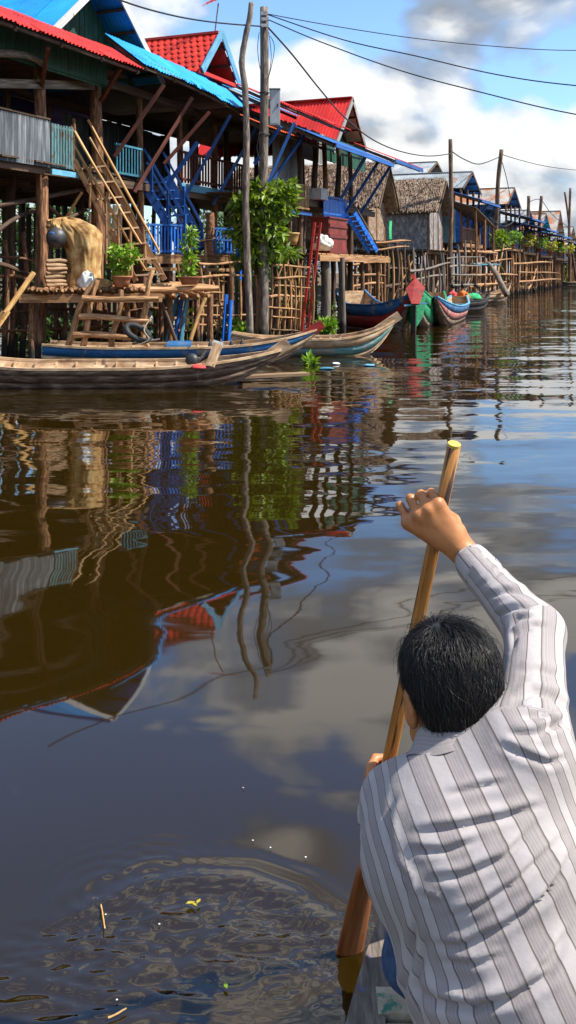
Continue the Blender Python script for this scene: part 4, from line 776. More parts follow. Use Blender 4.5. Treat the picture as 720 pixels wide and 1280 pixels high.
# ---------------------------------------------------------------- the leafy tree at the pole, water plants, growth behind
def tree(name, label, base, path, r0, blobs, n, size, leaf, seed, cat='tree', group=None, limbs=True, bark='bark_brown'):
    E = empty(name, base, label, cat, group); pts = spline([base]+path, 5); m = len(pts)
    tube('trunk', pts, [r0*(1-.6*i/m) for i in range(m)], M[bark], E, 8)
    if limbs:
        for c, r in blobs:
            k = pts[int(m*random.uniform(.45, .9))]; c = Vector(c); tube('limb', spline([k, k.lerp(c, .5)+Vector((0, 0, .05)), c], 4), [r0*.35*(1-.08*i) for i in range(9)], M[bark], E, 6)
    foliage('crown', E, blobs, n, size, M[leaf], seed, .5); return E
tb = Vector((*PX(319, 0, 21.3)[:2], -.5)); Tq = lambda px, py, d=21.2: tuple(PX(px, py, d))
tree('leafy_tree', 'leafy green tree growing up around the bare pole', tb, [PX(318, 400, 21.3), PX(322, 330, 21.3), PX(326, 270, 21.3)], .10,
     [(Tq(318, 262), (.5, .4, .36)), (Tq(350, 250), (.36, .36, .36)), (Tq(300, 255), (.24, .3, .2)), (Tq(330, 240), (.4, .36, .26)), (Tq(362, 236), (.2, .24, .2)), (Tq(310, 295), (.34, .34, .3)), (Tq(335, 290), (.42, .34, .34)), (Tq(292, 285), (.16, .2, .2)), (Tq(352, 316), (.34, .3, .12)), (Tq(318, 322), (.36, .3, .2)), (Tq(300, 325), (.14, .2, .12))], 2300, .20, 'leaf', 5)
def bush(label, c, rad, n, size, leaf, seed, group='green growth at the waterline', name='water_plant'):
    c = Vector(c); E = empty(name, Vector((c.x, c.y, 0)), label, 'plant', group)
    for k in range(5): tube('stem', [Vector((c.x+random.uniform(-.1, .1), c.y, -.3)), c+Vector((random.uniform(-.8, .8)*rad[0], 0, random.uniform(-.3, .5)*rad[2]))], .012, M['leaf_dark'], E, 5)
    foliage('foliage', E, [(tuple(c), rad)], n, size, M[leaf], seed, -.6)
bush('small bright green plant at the waterline below the leafy tree', PX(300, 418, 20.8), (.22, .15, .16), 160, .15, 'leaf_light', 31)
bush('yellow green plant between the poles under the trellis', PX(297, 412, 21.5), (.5, .2, .2), 200, .15, 'leaf_light', 32)
bush('leafy water plant beside the foot of the red ladder', PX(407, 408, 22.3), (.26, .18, .15), 240, .15, 'leaf_light', 33)
bush('floating tuft of water plant off the blue bow', PX(387, 452, 16.2), (.10, .10, .10), 80, .10, 'leaf_light', 34)
bush('flowering shrub in front of the blue porch behind the leaning pole', PX(626, 300, 54), (.55, .5, .5), 300, .24, 'leaf', 35, name='shrub')
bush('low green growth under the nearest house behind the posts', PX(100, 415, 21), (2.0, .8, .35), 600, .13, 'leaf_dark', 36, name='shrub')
bush('bright green reeds behind the leaning planks', PX(210, 405, 23), (1.0, .8, .5), 500, .13, 'leaf', 37, name='shrub')
bush('pale green reeds behind the trellis', PX(372, 395, 28), (1.6, .8, .6), 600, .14, 'leaf_light', 38, name='shrub')
rt = np.random.RandomState(9)
wher = ('first', 'second', 'third', 'fourth', 'fifth', 'sixth', 'seventh', 'eighth', 'ninth', 'tenth', 'eleventh', 'twelfth', 'thirteenth', 'fourteenth')
for i in range(14):
    s = -13+i*4.2+(i > 9)*(i-9)*4.5; w = -9.2-(i % 3)*1.6; b_ = SW(s, w, .2); h = 4.4+rt.uniform(-.5, .6)
    bl = [(tuple(b_+U*rt.uniform(-2, 2)+Nn*rt.uniform(-1, 1)+Z*z), (1.7, 1.5, 1.0)) for z in (.7, .9, 1.6, 2.0, 2.7, 3.2, h-.9)]
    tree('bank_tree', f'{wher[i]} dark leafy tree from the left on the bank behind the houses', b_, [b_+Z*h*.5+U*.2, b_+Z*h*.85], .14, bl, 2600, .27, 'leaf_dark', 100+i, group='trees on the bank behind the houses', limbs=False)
# far end of the channel
pb_ = SW(86, -4, .3)
def palm(label, b_, h, fr, seed):
    E = empty('palm_tree', b_, label, 'palm'); tube('trunk', spline([b_, b_+Z*h*.6+U*.2, b_+Z*h], 5), [.16-.007*i for i in range(11)], M['grey_wood'], E, 8)
    rs = np.random.RandomState(seed); t = b_+Z*h
    for k in range(fr):
        a = 6.283*k/fr+rs.uniform(-.2, .2); d = Vector((math.cos(a), math.sin(a), 0)); up = rs.uniform(.2, 1.0); V = []; Fc = []; sp = [t+d*(q*2.2)+Z*(up*q*1.6-1.9*q*q) for q in np.linspace(0, 1, 12)]; sd = d.cross(Z)
        for j in range(11):
            for sg in (-1, 1):
                for half in (0, .5):
                    i = len(V); q = sp[j].lerp(sp[j+1], half); V += [q, sp[j].lerp(sp[j+1], half+.35), q+sd*sg*.55*(1-.05*j)+d*.3-Z*.22]; Fc.append((i, i+1, i+2))
        obj('frond', mesh('frond', V, Fc, M['leaf_dark']), E)
palm('palm tree standing behind the far end of the row', SW(84, -5, .3), 6.2, 16, 3)
for i, (px, d, w_) in enumerate(((700, 120, 3), (735, 128, 4), (775, 135, 4), (820, 142, 5), (870, 150, 6))):
    b_ = Vector((*PX(px, 0, d)[:2], .2)); tree('far_tree', f'{wher[i]} hazy green tree from the left closing the end of the channel', b_, [b_+Z*2, b_+Z*3.4], .25, [(tuple(b_+Vector((rt.uniform(-3, 3), rt.uniform(-1, 1), z))), (2.8, 2, 1.3)) for z in (1, 1.4, 2.2, 2.8, 3.6)], 700, .9, 'leaf', 200+i, group='trees closing the channel', limbs=False)
# ---------------------------------------------------------------- poles and wires
def utility_pole(label, px0, py0, px1, d, r, bend=2, mat='bark_grey', extra=None):
    E = empty('utility_pole', Vector((*PX(px1, 0, d)[:2], 0)), label, 'pole', 'poles along the water'); b_ = Vector((*PX(px1, 0, d)[:2], -.9)); t_ = PX(px0, py0, d)
    pts = spline([b_]+[b_.lerp(t_, k/5)+Vector((random.uniform(-1, 1)*r*bend*.5, 0, 0)) for k in range(1, 5)]+[t_], 4); m = len(pts); tube('shaft', pts, [r*(1.12-.3*i/m)*random.uniform(.95, 1.05) for i in range(m)], M[mat], E, 9); return E
dP = 21.1
UP1 = utility_pole('main wooden utility pole carrying the cable bundle and grey box', 330, 9, 328, dP, .108, .5)
UP0 = empty('crooked_pole', Vector((*PX(312, 0, 20.7)[:2], 0)), 'crooked bare branch pole standing left of the main utility pole', 'pole', 'poles along the water')
tube('shaft', spline([Vector((*PX(312, 0, 20.7)[:2], -.9))]+[PX(x, y, 20.7) for x, y in ((312, 400), (309, 330), (307, 250), (308, 170), (306, 110), (302, 78), (307, 45), (312, 22), (314, 3))], 4), [.085*(1-.35*i/37)*random.uniform(.92, 1.1) for i in range(37)], M['bark_grey'], UP0, 9)
UP2 = utility_pole('tall straight pole in front of the grey thatched hut', 563, 174, 565, 40.8, .105, 1, 'bark_brown')
UP3 = utility_pole('tall pole leaning right in front of the pale roofed house', 627, 187, 611, 56, .14, 1, 'bark_brown')
UP4 = utility_pole('leaning pole left one of the pair by the far blue awning', 661, 245, 650, 72, .15, 1, 'bark_brown')
UP5 = utility_pole('leaning pole right one of the pair by the far blue awning', 677, 245, 667, 76, .15, 1, 'bark_brown')
UP6 = utility_pole('slim far pole near the right edge', 713, 235, 711, 95, .14, 1, 'bark_brown')
UP7 = utility_pole('slim pole leaning left at the right edge far away', 706, 240, 722, 97, .12, 1, 'bark_brown')
for px, py in ((330, 17), (331, 24), (330, 32)): obj('insulator', cached('box', mk_box, M['white_board']), UP1, frame(PX(px-4, py, dP-.12), PX(px+5, py, dP-.12), .07, .07))
for y in (116, 168): obj('tie_wire', tube_mesh('tie', [PX(330, y, dP)+Vector((.12*math.cos(a), .12*math.sin(a), .012*math.sin(3*a))) for a in np.linspace(0, 6.283, 15)], .014, M['dark_metal_and_shade'], 5), UP1)
for pts in ([(324, 40), (322, 60), (325, 85), (330, 95)], [(336, 40), (339, 70), (336, 95), (333, 105)], [(338, 45), (343, 60), (337, 92), (332, 100)], [(325, 165), (321, 185), (326, 200), (331, 190)]): obj('loose_wire', tube_mesh('loose', spline([PX(x, y, dP-.16) for x, y in pts], 5), .008, M['wire_black'], 5), UP1)
MB_ = empty('meter_box', PX(343, 157, 21.2), 'grey metal meter box fixed beside the main utility pole', 'box')
c = PX(343.5, 157, 21.25); hB = 45/F*21.25; wB = 13/F*21.25
bar('case', c, c+Z*hB, wB, .2, M['grey_box'], MB_, Vector((0, 1, 0))); bar('door', c+Vector((0, -.11, .03)), c+Vector((0, -.11, hB-.03)), wB-.03, .012, M['grey_box'], MB_, Vector((0, 1, 0)))
bar('roof_lip', c+Vector((-wB/2-.01, -.02, hB)), c+Vector((wB/2+.01, -.02, hB)), .25, .02, M['grey_box'], MB_); bar('latch', c+Vector((wB*.3, -.12, hB*.5)), c+Vector((wB*.3, -.12, hB*.58)), .02, .02, M['dark_metal_and_shade'], MB_)
bar('bracket', c+Vector((-.2, .04, hB*.7)), c+Vector((.02, .04, hB*.7)), .03, .04, M['dark_metal_and_shade'], MB_)
def wire(label, pts, r): tube('power_line', spline(pts, 6), r, M['wire_black'], sides=5, label=label, cat='cable', group='overhead wires')
wire('thick cable running from the upper left to the main utility pole', [PX(60, -40, 16), PX(150, 0, 17.8), PX(215, 19, 19.2), PX(270, 28, 20.2), PX(330, 33, 21)], .019)
wire('highest thin wire running right across the sky from the main pole', [PX(332, 17, 21), PX(420, 33, 21.4), PX(520, 48, 22), PX(620, 58, 22.5), PX(720, 63, 23), PX(900, 60, 24)], .011)
wire('middle of the three wires running right from the main pole', [PX(334, 18, 21), PX(430, 50, 20.6), PX(520, 70, 20), PX(620, 93, 19.6), PX(720, 107, 19), PX(900, 120, 18)], .013)
wire('lowest of the three wires running right from the main pole', [PX(334, 24, 21), PX(400, 52, 20.4), PX(500, 88, 19.8), PX(600, 115, 19.2), PX(720, 143, 18.6), PX(900, 170, 18)], .013)
wire('thick cable sagging from the main pole to the pole by the thatched hut', [PX(331, 30, 21), PX(365, 68, 22.5), PX(400, 112, 24.5), PX(430, 146, 27), PX(465, 174, 30), PX(500, 189, 33.5), PX(535, 195, 37.5), PX(565, 192, 40.7)], .022)
wire('cable sagging between the hut pole and the pole leaning right', [PX(563, 188, 40.7), PX(580, 199, 45), PX(600, 205, 50), PX(625, 196, 55.9)], .028)
wire('cable running right from the pole leaning right out of the picture', [PX(625, 192, 55.9), PX(650, 200, 62), PX(690, 209, 72), PX(740, 214, 85), PX(800, 215, 100)], .026)
wire('wire drooping from the pole leaning right to the far awning', [PX(626, 197, 55.9), PX(633, 222, 57), PX(638, 248, 58.5)], .024)
wire('slack loop of wire below the leaning pole', [PX(612, 272, 55.5), PX(630, 283, 56.5), PX(648, 272, 60), PX(655, 263, 71)], .03)
wire('wire running from the far pole pair to the right edge', [PX(662, 252, 71.8), PX(676, 250, 75.8), PX(690, 268, 84), PX(712, 285, 95)], .03)
AN = empty('antenna', PX(269, 44, 24.4), 'television antenna on a thin mast above the red tile gable', 'antenna')
rod('mast', PX(268, 46, 24.6), PX(273, 4, 24.6), .018, M['grey_wood'], AN, 0); bar('boom', PX(258, 4, 24.5), PX(288, -8, 24.7), .03, .03, M['red_paint'], AN)
for k in range(6): p = PX(258, 4, 24.5).lerp(PX(288, -8, 24.7), (k+.3)/6); bar('element', p-Vector((.1, .25, .15)), p+Vector((.1, .25, .15)), .015, .015, M['red_paint'], AN)
# ---------------------------------------------------------------- boats
def boat(label, stern, bow, beam, free, rise_b, rise_s, strakes, inner='hull_tan', rail='hull_tan', draft=.12, thw=4, tip=None, ns=26, group='wooden boats at their moorings', flare=1.0, deck=True, sternw=.55, bowp=.75):
    ax = (bow-stern); ax.z = 0; Ln = ax.length; ax.normalize(); sd = Vector((ax.y, -ax.x, 0)); E = empty('wooden_boat', Vector((stern.x, stern.y, 0)).lerp(Vector((bow.x, bow.y, 0)), .5), label, 'boat', group)
    o = Vector((stern.x, stern.y, 0))
    def hw(t): return beam/2*min(1, (sternw+(1-sternw)*math.sin(min(1, t/.35)*1.5708)))*(1 if t < .5 else max(.05, max(0, math.cos((t-.5)/.5*1.5707))**bowp))
    def sh(t): return free+rise_b*max(0, (t-.55)/.45)**2.3+rise_s*max(0, (.28-t)/.28)**1.8
    def kl(t): return -draft+(free+rise_b*.80+draft)*max(0, (t-.70)/.30)**2.4+(rise_s*.7)*max(0, (.18-t)/.18)**2
    def P(t, v, sg, off=0.0):
        z = sh(t)+(kl(t)-sh(t))*v; y = (hw(t)+off)*(1-.45*max(v, 0)**1.6*flare if v < .999 else .0)
        return o+ax*(Ln*t)+sd*(sg*max(y, .0))+Z*z
    ts = [i/ns for i in range(ns+1)]
    vs = [0, .22, .45, .7, .9, 1.0]; V = []; Fc = []
    for t in ts:                                             # inner skin
        for sg in (1, -1):
            for v in (vs if sg == 1 else vs[::-1][1:]): q = P(t, v, sg, -.03); q.z += .025*v; V.append(q)
    m = 11
    for i in range(ns):
        for j in range(m-1): Fc.append((i*m+j, i*m+j+1, (i+1)*m+j+1, (i+1)*m+j))
    Fc.append(tuple(range(m)))
    obj('hull', mesh('hull', V, Fc, M[inner], True), E)
    k = len(strakes)
    for sg in (1, -1):                                       # outer planks, lapped
        for q_, (v0, v1, mt) in enumerate(strakes):
            V = []; Fc = []; nv = 3
            for t in ts:
                for j in range(nv): v = v0+(v1-v0)*j/(nv-1); V.append(P(t, v, sg, .012-.004*q_+.006*j/(nv-1)))
                for j in range(nv-1, -1, -1): v = v0+(v1-v0)*j/(nv-1); V.append(P(t, v, sg, -.02))
            w_ = nv*2
            for i in range(ns):
                for j in range(w_): Fc.append((i*w_+j, i*w_+(j+1) % w_, (i+1)*w_+(j+1) % w_, (i+1)*w_+j))
            Fc += [tuple(range(w_)), tuple(ns*w_+j for j in range(w_))]
            obj('strake', mesh('strake', V, Fc, M[mt], True), E)
        V = [];  Fc = []
        for t in ts:
            for dx, dz in ((-.035, .0), (.03, .0), (.03, .035), (-.035, .035)): q = P(t, 0, sg, dx); q.z += dz; V.append(q)
        for i in range(ns):
            for j in range(4): Fc.append((i*4+j, i*4+(j+1) % 4, (i+1)*4+(j+1) % 4, (i+1)*4+j))
        Fc += [(0, 1, 2, 3), tuple(ns*4+j for j in range(4))]
        obj('gunwale', mesh('gunwale', V, Fc, M[rail]), E)
    for i in range(thw):
        t = .14+.6*i/max(1, thw-1); a, b = P(t, .16, 1, -.03), P(t, .16, -1, -.03); bar('thwart', a, b, .16, .03, M[rail], E)
    if deck:
        for i in range(5):
            yy = (i-2)/5*.66
            a, b = o+ax*(Ln*.1), o+ax*(Ln*.74); z = free*.42; bar('floor_board', a+sd*(yy*beam)+Z*z, b+sd*(yy*beam)+Z*z, beam*.125, .02, M[inner], E)
        for i in range(10):
            t = .12+.062*i
            for sg in (1, -1): bar('rib', P(t, .02, sg, -.045), P(t, .62, sg, -.045), .04, .03, M[rail], E, ax)
    if tip:
        b_ = P(1, 0, 1); b_ = o+ax*Ln*1.0+Z*sh(1); bar('stem_head', b_-ax*.34-Z*.18, b_+ax*.10+Z*.12, .10, .16, M[tip], E)
    bar('stern_board', P(0, .25, 1, -.03), P(0, .25, -1, -.03), .04, free*.6, M[inner], E)
    return E, P
def wl(px, d): return Vector((*PX(px, 0, d)[:2], 0))
BT1, P1 = boat('long weathered brown boat with outboard, nearest at left', wl(-70, 13.4), wl(352, 13.6), 1.3, .26, .20, .16, [(0, .2, 'hull_brown'), (.2, .5, 'hull_brown'), (.5, 1, 'hull_brown')], thw=5, draft=.1, tip='hull_tan')
BT2, P2 = boat('long boat with blue side and red bow tip behind the brown boat', wl(58, 16.2), wl(396, 16.6), 1.1, .30, .26, .06, [(0, .34, 'hull_blue'), (.34, .7, 'hull_tan'), (.7, 1, 'hull_brown')], thw=5, tip='hull_red', sternw=.8)
BT3, P3_ = boat('pale weathered boat with greenish side and upswept bow by the red ladder', wl(290, 18.2), wl(493, 18.3), 1.0, .30, .33, .1, [(0, .35, 'hull_tan'), (.35, .7, 'hull_teal'), (.7, 1, 'hull_tan')], thw=3, tip='hull_tan')
BT4, P4 = boat('blue and red boat with high stern moored left of the green bow', wl(438, 27.4), wl(514, 25.0), 1.2, .66, .30, .36, [(0, .36, 'hull_blue'), (.36, .8, 'hull_red'), (.8, 1, 'hull_brown')], thw=3, sternw=.85, rail='hull_blue')
BT5, P5 = boat('boat with pointed green bow and red stem facing the camera', wl(545, 33), wl(517, 25.2), 1.0, .66, .66, .2, [(0, .35, 'hull_green'), (.35, .75, 'hull_green'), (.75, 1, 'hull_brown')], thw=3, rail='hull_green', tip='hull_red')
BT6, P6 = boat('boat with pale blue and red side right of the green bow', wl(574, 33), wl(545, 26.6), 1.0, .52, .34, .2, [(0, .30, 'hull_blue'), (.30, .62, 'hull_faded'), (.62, 1, 'hull_brown')], thw=3, rail='lightblue_paint')
BT7, P7 = boat('low black boat carrying three seated people', wl(545, 36.0), wl(612, 38.5), 1.0, .42, .35, .1, [(0, .4, 'hull_dark'), (.4, 1, 'hull_dark')], inner='hull_brown', rail='hull_dark', thw=3)
BT8, P8 = boat('pale tan boat beyond the black boat', wl(585, 46), wl(638, 47.5), 1.0, .45, .5, .1, [(0, .4, 'hull_tan'), (.4, 1, 'hull_brown')], thw=3)
BT9, P9 = boat('small far boat drawn up below the blue awnings', wl(642, 68), wl(662, 69), 1.0, .4, .3, .1, [(0, .4, 'hull_brown'), (.4, 1, 'hull_dark')], thw=2, ns=12, deck=False)
BT10, P10 = boat('farthest small dark boat near the right edge', wl(700, 92), wl(730, 93), 1.1, .45, .3, .1, [(0, .4, 'hull_dark'), (.4, 1, 'hull_dark')], thw=2, ns=12, deck=False)
for sgn, xe in ((-1, 503), (1, 533)):
    V = [PX(518, 376, 24.75), PX(xe, 371, 25.5), PX(xe+4*sgn*-1, 396, 25.5), PX(518, 413, 24.9)]
    slab('prow_board', V if sgn < 0 else V[::-1], .06, M['hull_green'], BT5)
bar('stem', PX(518, 416, 24.82), PX(518.5, 372, 24.68), .07, .07, M['hull_dark'], BT5)
# red shield on the green bow, blue ropes
c5 = P5(1, 0, 1)
V = [PX(x, y, d_) for x, y, d_ in ((519, 348, 25.02), (531, 361, 24.82), (524, 381, 24.5), (514, 381, 24.5), (507, 362, 24.82))]; slab('bow_shield', V, .05, M['hull_red'], BT5)
bar('rope_bar', PX(505, 382, 24.55), PX(534, 379, 24.6), .04, .04, M['lightblue_paint'], BT5)
# outboard motor, cloths and gear
OM = empty('outboard_motor', PX(250, 458, 13.2), 'small outboard motor with pale wooden cover on the brown boat', 'motor')
bar('cover', PX(262, 460, 13.15), PX(272, 432, 13.3), .13, .17, M['board_wood'], OM, Vector((0, 1, 0))); bar('cap', PX(271, 434, 13.3), PX(273, 428, 13.32), .14, .18, M['white_board'], OM, Vector((0, 1, 0)))
rod('engine', PX(236, 456, 13.2), PX(246, 446, 13.2), .075, M['dark_metal_and_shade'], OM, 0); rod('tiller', PX(242, 460, 13.15), PX(258, 438, 13.2), .018, M['grey_wood'], OM, 0); rod('shaft', PX(232, 462, 13.15), PX(262, 444, 13.3), .02, M['dark_metal_and_shade'], OM, 0)
lathe('flywheel', [(.02, 0), (.08, .01), (.085, .05), (.02, .06)], M['dark_metal_and_shade'], OM, Matrix.Translation(PX(240, 450, 13.1)) @ Matrix.Rotation(R(75), 4, 'X'), 16)
blob_mesh('rag', PX(247, 460, 13.05), (.1, .08, .05), M['red_cloth'], 22, 12, .15, label='red rag beside the outboard motor on the brown boat', cat='rag')
TY = empty('tyre_bundle', PX(172, 420, 15.9), 'old black tyre with rope lying over the blue boat', 'tyre')
tp = [PX(172, 416, 15.9)+Vector((.19*math.cos(a), .16*math.sin(a)*.4, .1*math.sin(a)-.08*math.cos(a))) for a in np.linspace(0, 6.283, 25)]
obj('tyre', tube_mesh('tyre', tp, .05, M['black_rubber'], 10), TY); tube('rope', spline([PX(190, 395, 15.9), PX(180, 412, 15.8), PX(186, 424, 15.8), PX(176, 430, 15.8)], 5), .013, M['rope'], TY); rod('stick', PX(165, 430, 15.9), PX(200, 424, 15.9), .02, M['grey_wood'], TY)
slab('floating_plank', [PX(298, 470, 14.3)+Z*0, wl(384, 14.1)+Z*.05, wl(382, 14.5)+Z*.05, wl(300, 14.8)+Z*.05][::1], .04, M['board_wood'], label='tan plank floating off the bow of the brown boat', cat='plank') if False else bar('floating_plank', wl(300, 14.0)+Z*.05, wl(384, 14.4)+Z*.05, .22, .04, M['board_wood'], label='tan plank floating beside the bow of the brown boat', cat='plank')
bar('bow_cover', P2(.42, -.02, 1), P2(.52, -.02, 1), .02, .02, M['hull_blue'], BT2)
sl = [P2(t, 0, s_, -.02)+Z*.06 for t, s_ in ((.44, 1), (.53, 1), (.53, -1), (.44, -1))]; slab('hatch_cover', sl, .03, M['hull_blue'], BT2)
for i in range(4): p = P2(.6+.04*i, .3, -1, -.2); lathe('bottle', [(.03, 0), (.035, .02), (.035, .12), (.015, .16), (.015, .2)], M['dark_metal_and_shade'], None, Matrix.Translation(p+Z*.02), 10, label=f'{wher[i]} dark bottle from the left inside the blue sided boat', cat='bottle', group='bottles in the blue boat')
for i, (px, py, mt, nm) in enumerate(((408, 462, 'teal_paint', 'torn turquoise plastic scrap floating off the pale bow'), (462, 458, 'lightblue_paint', 'small pale blue plastic cup floating by the pale boat'), (420, 456, 'white_cloth', 'white scrap floating left of the pale blue cup'))):
    d = CZ*F/(py-HOR); blob_mesh('floating_scrap', Vector((*PX(px, 0, d)[:2], .02)), (.10-.02*i, .07, .018), M[mt], 40+i, 10, .2, -.02, label=nm, cat='litter', group='litter on the water')
# laundry, sacks and goods round the porch
def cloth(label, p, q, h, mat, seed):
    rs = np.random.RandomState(seed); V = []; Fc = []; nx, nz = 12, 6; sd = (q-p).cross(Z).normalized(); ph = rs.uniform(0, 6)
    for j in range(nz+1):
        for i in range(nx+1): x = i/nx; V.append(p.lerp(q, x)-Z*h*(j/nz)*(1+.06*math.sin(5*x+ph))+sd*(.04*(j/nz)*math.sin(9*x+ph)))
    for j in range(nz):
        for i in range(nx): a = j*(nx+1)+i; Fc.append((a, a+1, a+nx+2, a+nx+1))
    return obj('hanging_cloth', mesh('cloth', V, Fc, M[mat], True), label=label, cat='cloth', group='washing hung along the houses')
blob_mesh('sack', WP(404, 306, 2.2)+Z*.0, (.2, .2, .2), M['white_sack'], 51, 18, .34, -.16, label='white sack beside the dark red cabinet on the landing', cat='sack')
BK = empty('basket', WP(364, 306, 1.9), 'round bamboo basket hanging by a rope below the bamboo balcony', 'basket'); tube('rope', [WP(364, 306, 1.9)+Z*.28, WP(364, 306, 1.9)+Z*1.0], .012, M['rope'], BK)
lathe('bowl', [(.13, 0), (.17, .12), (.2, .26), (.215, .27), (.215, .30), (.19, .30), (.15, .06), (.01, .05)], M['bamboo'], BK, Matrix.Translation(WP(364, 306, 1.9)), 20)
sp_ = WP(397, 250, 1.9); bar('crate', sp_, sp_+Z*.3, .5, .4, M['white_board'], label='pale box on the porch left of the blue boarded rail', cat='box')
cloth('green cloth hanging at the corner of the tan thatched hut', WP(486, 276, 1.2), WP(490, 276, 1.2), .7, 'green_cloth', 1)
cloth('blue cloth hanging behind the leafy tree', PX(296, 300, 21.8), PX(303, 300, 21.8), .9, 'bright_blue', 2); cloth('narrow blue cloth hanging right of the leafy tree', PX(338, 287, 21.8), PX(343, 286, 21.8), .6, 'bright_blue', 3)
cols = ('red_cloth', 'yellow_cloth', 'white_cloth', 'bright_blue', 'red_cloth', 'orange_cloth', 'white_cloth', 'yellow_cloth')
cn = dict(red_cloth='red', yellow_cloth='yellow', white_cloth='white', bright_blue='blue', orange_cloth='orange')
for i, mt in enumerate(cols[:5]):
    s = 44+i*8.3; z = 4.1+.2*((i*7) % 3); cloth(f'{wher[i]} cloth from the left on the far porches, {cn[mt]}', SW(s, .3, z), SW(s+.6+.2*(i % 2), .3, z), .55+.15*(i % 3), mt, 70+i); rod('wash_line', SW(s-.8, .3, z+.01), SW(s+1.7, .3, z+.01), .012, M['rope'], None, 0, label=f'line holding the {wher[i]} cloth on the far porches', cat='line', group='wash lines')
for i in range(6):
    p = SW(47+i*6, .7, 2.95 if i < 3 else 2.85); potted(f'{wher[i]} pot of flowers from the left on the far porch rails', p, .22, .3, [((p.x, p.y, p.z+.7), (.5, .4, .4)), ((p.x+.3, p.y, p.z+.9), (.35, .3, .3))], 160, .22, 'leaf_yellow' if i % 2 else 'leaf_light', seed=80+i, group='flower pots on the far porches')
# ---------------------------------------------------------------- people: bodies grown from a distance field into one skin
class Field:
    def __init__(s, lo, hi, h):
        s.lo = np.array(lo, float); s.h = h; s.n = np.ceil((np.array(hi)-s.lo)/h).astype(int)+1; s.a = np.full(s.n, .06, np.float32)
    def _block(s, mn, mx):
        i0 = np.clip(np.floor((mn-s.lo)/s.h).astype(int), 0, s.n); i1 = np.clip(np.ceil((mx-s.lo)/s.h).astype(int)+1, 0, s.n)
        if (i1 <= i0).any(): return None, None
        sl = tuple(slice(a, b) for a, b in zip(i0, i1)); g = [s.lo[k]+s.h*np.arange(i0[k], i1[k]) for k in range(3)]
        return sl, np.stack(np.meshgrid(*g, indexing='ij'), -1)
    def _put(s, sl, d, k, cut=False):
        A = s.a[sl]; d = d.astype(np.float32)
        if cut:
            h = np.clip(.5-.5*(A+d)/k, 0, 1); s.a[sl] = A*(1-h)+(-d)*h+k*h*(1-h)
        else:
            h = np.clip(.5+.5*(d-A)/k, 0, 1); s.a[sl] = d*(1-h)+A*h-k*h*(1-h)
    def cap(s, a, b, ra, rb, k=.01, flat=None):
        a, b = np.array(a, float), np.array(b, float); m = max(ra, rb)*(1.0 if flat is None else max(1, flat[1]))+k+.06
        sl, p = s._block(np.minimum(a, b)-m, np.maximum(a, b)+m)
        if sl is None: return
        ab = b-a; t = np.clip(((p-a)@ab)/max(ab@ab, 1e-9), 0, 1); q = p-(a+t[..., None]*ab)
        if flat is not None:                                  # flat = (axis, scale): wider along the axis
            ax = np.array(flat[0], float); ax /= np.linalg.norm(ax); c = q@ax; q = q-ax*(c*(1-1/flat[1]))[..., None]
        s._put(sl, np.linalg.norm(q, axis=-1)-(ra+(rb-ra)*t), k)
    def ell(s, c, r, Rm=None, k=.01, cut=False):
        c, r = np.array(c, float), np.array(r, float); m = r.max()+k+.06; sl, p = s._block(c-m, c+m)
        if sl is None: return
        q = p-c
        if Rm is not None: q = q@Rm                           # columns of Rm are the local axes
        k0 = np.linalg.norm(q/r, axis=-1); k1 = np.linalg.norm(q/r**2, axis=-1)+1e-9; s._put(sl, k0*(k0-1)/k1, k, cut)
    def mesh(s, smooth=2):
        a = s.a; ins = a < 0; c = np.zeros(tuple(np.array(a.shape)-1), np.int8)
        for dx in (0, 1):
            for dy in (0, 1):
                for dz in (0, 1): c += ins[dx:a.shape[0]-1+dx, dy:a.shape[1]-1+dy, dz:a.shape[2]-1+dz]
        act = np.argwhere((c > 0) & (c < 8)); idx = np.full(c.shape, -1, np.int64); idx[tuple(act.T)] = np.arange(len(act))
        acc = np.zeros((len(act), 3)); cnt = np.zeros(len(act)); co = [(x, y, z) for x in (0, 1) for y in (0, 1) for z in (0, 1)]
        for p in co:
            for q in co:
                if sum(q)-sum(p) == 1 and all(y >= x for x, y in zip(p, q)):
                    A = a[tuple((act+p).T)]; B = a[tuple((act+q).T)]; cr = (A < 0) != (B < 0); t = np.where(cr, A/np.where(cr, A-B, 1), 0)
                    acc += np.where(cr[:, None], np.array(p)+t[:, None]*(np.array(q)-np.array(p)), 0); cnt += cr
        V = s.lo+s.h*(act+acc/cnt[:, None]); Q = []
        for ax in range(3):
            o = [0, 1, 2]; o.remove(ax); e = [0, 0, 0]; e[ax] = 1
            A = ins[tuple(slice(0, a.shape[k]-e[k]) for k in range(3))]; B = ins[tuple(slice(e[k], None) for k in range(3))]
            ed = np.argwhere(A != B); ed = ed[(ed[:, o[0]] > 0) & (ed[:, o[1]] > 0) & (ed[:, o[0]] < c.shape[o[0]]) & (ed[:, o[1]] < c.shape[o[1]])]
            u = np.zeros(3, int); u[o[0]] = 1; w = np.zeros(3, int); w[o[1]] = 1
            q = np.stack([idx[tuple((ed-u-w).T)], idx[tuple((ed-w).T)], idx[tuple(ed.T)], idx[tuple((ed-u).T)]], -1); fl = A[tuple(ed.T)] ^ (ax == 1)
            q[~fl] = q[~fl][:, ::-1]; Q.append(q)
        Q = np.concatenate(Q); Q = Q[(Q >= 0).all(1)]
        for _ in range(smooth): V = lap(V, Q, .5)
        return V, Q
def lap(V, Q, f):
    S = np.zeros_like(V); n = np.zeros(len(V))
    for i in range(4):
        np.add.at(S, Q[:, i], V[Q[:, (i+1) % 4]]+V[Q[:, (i+3) % 4]]); np.add.at(n, Q[:, i], 2)
    return V*(1-f)+f*S/np.maximum(n, 1)[:, None]
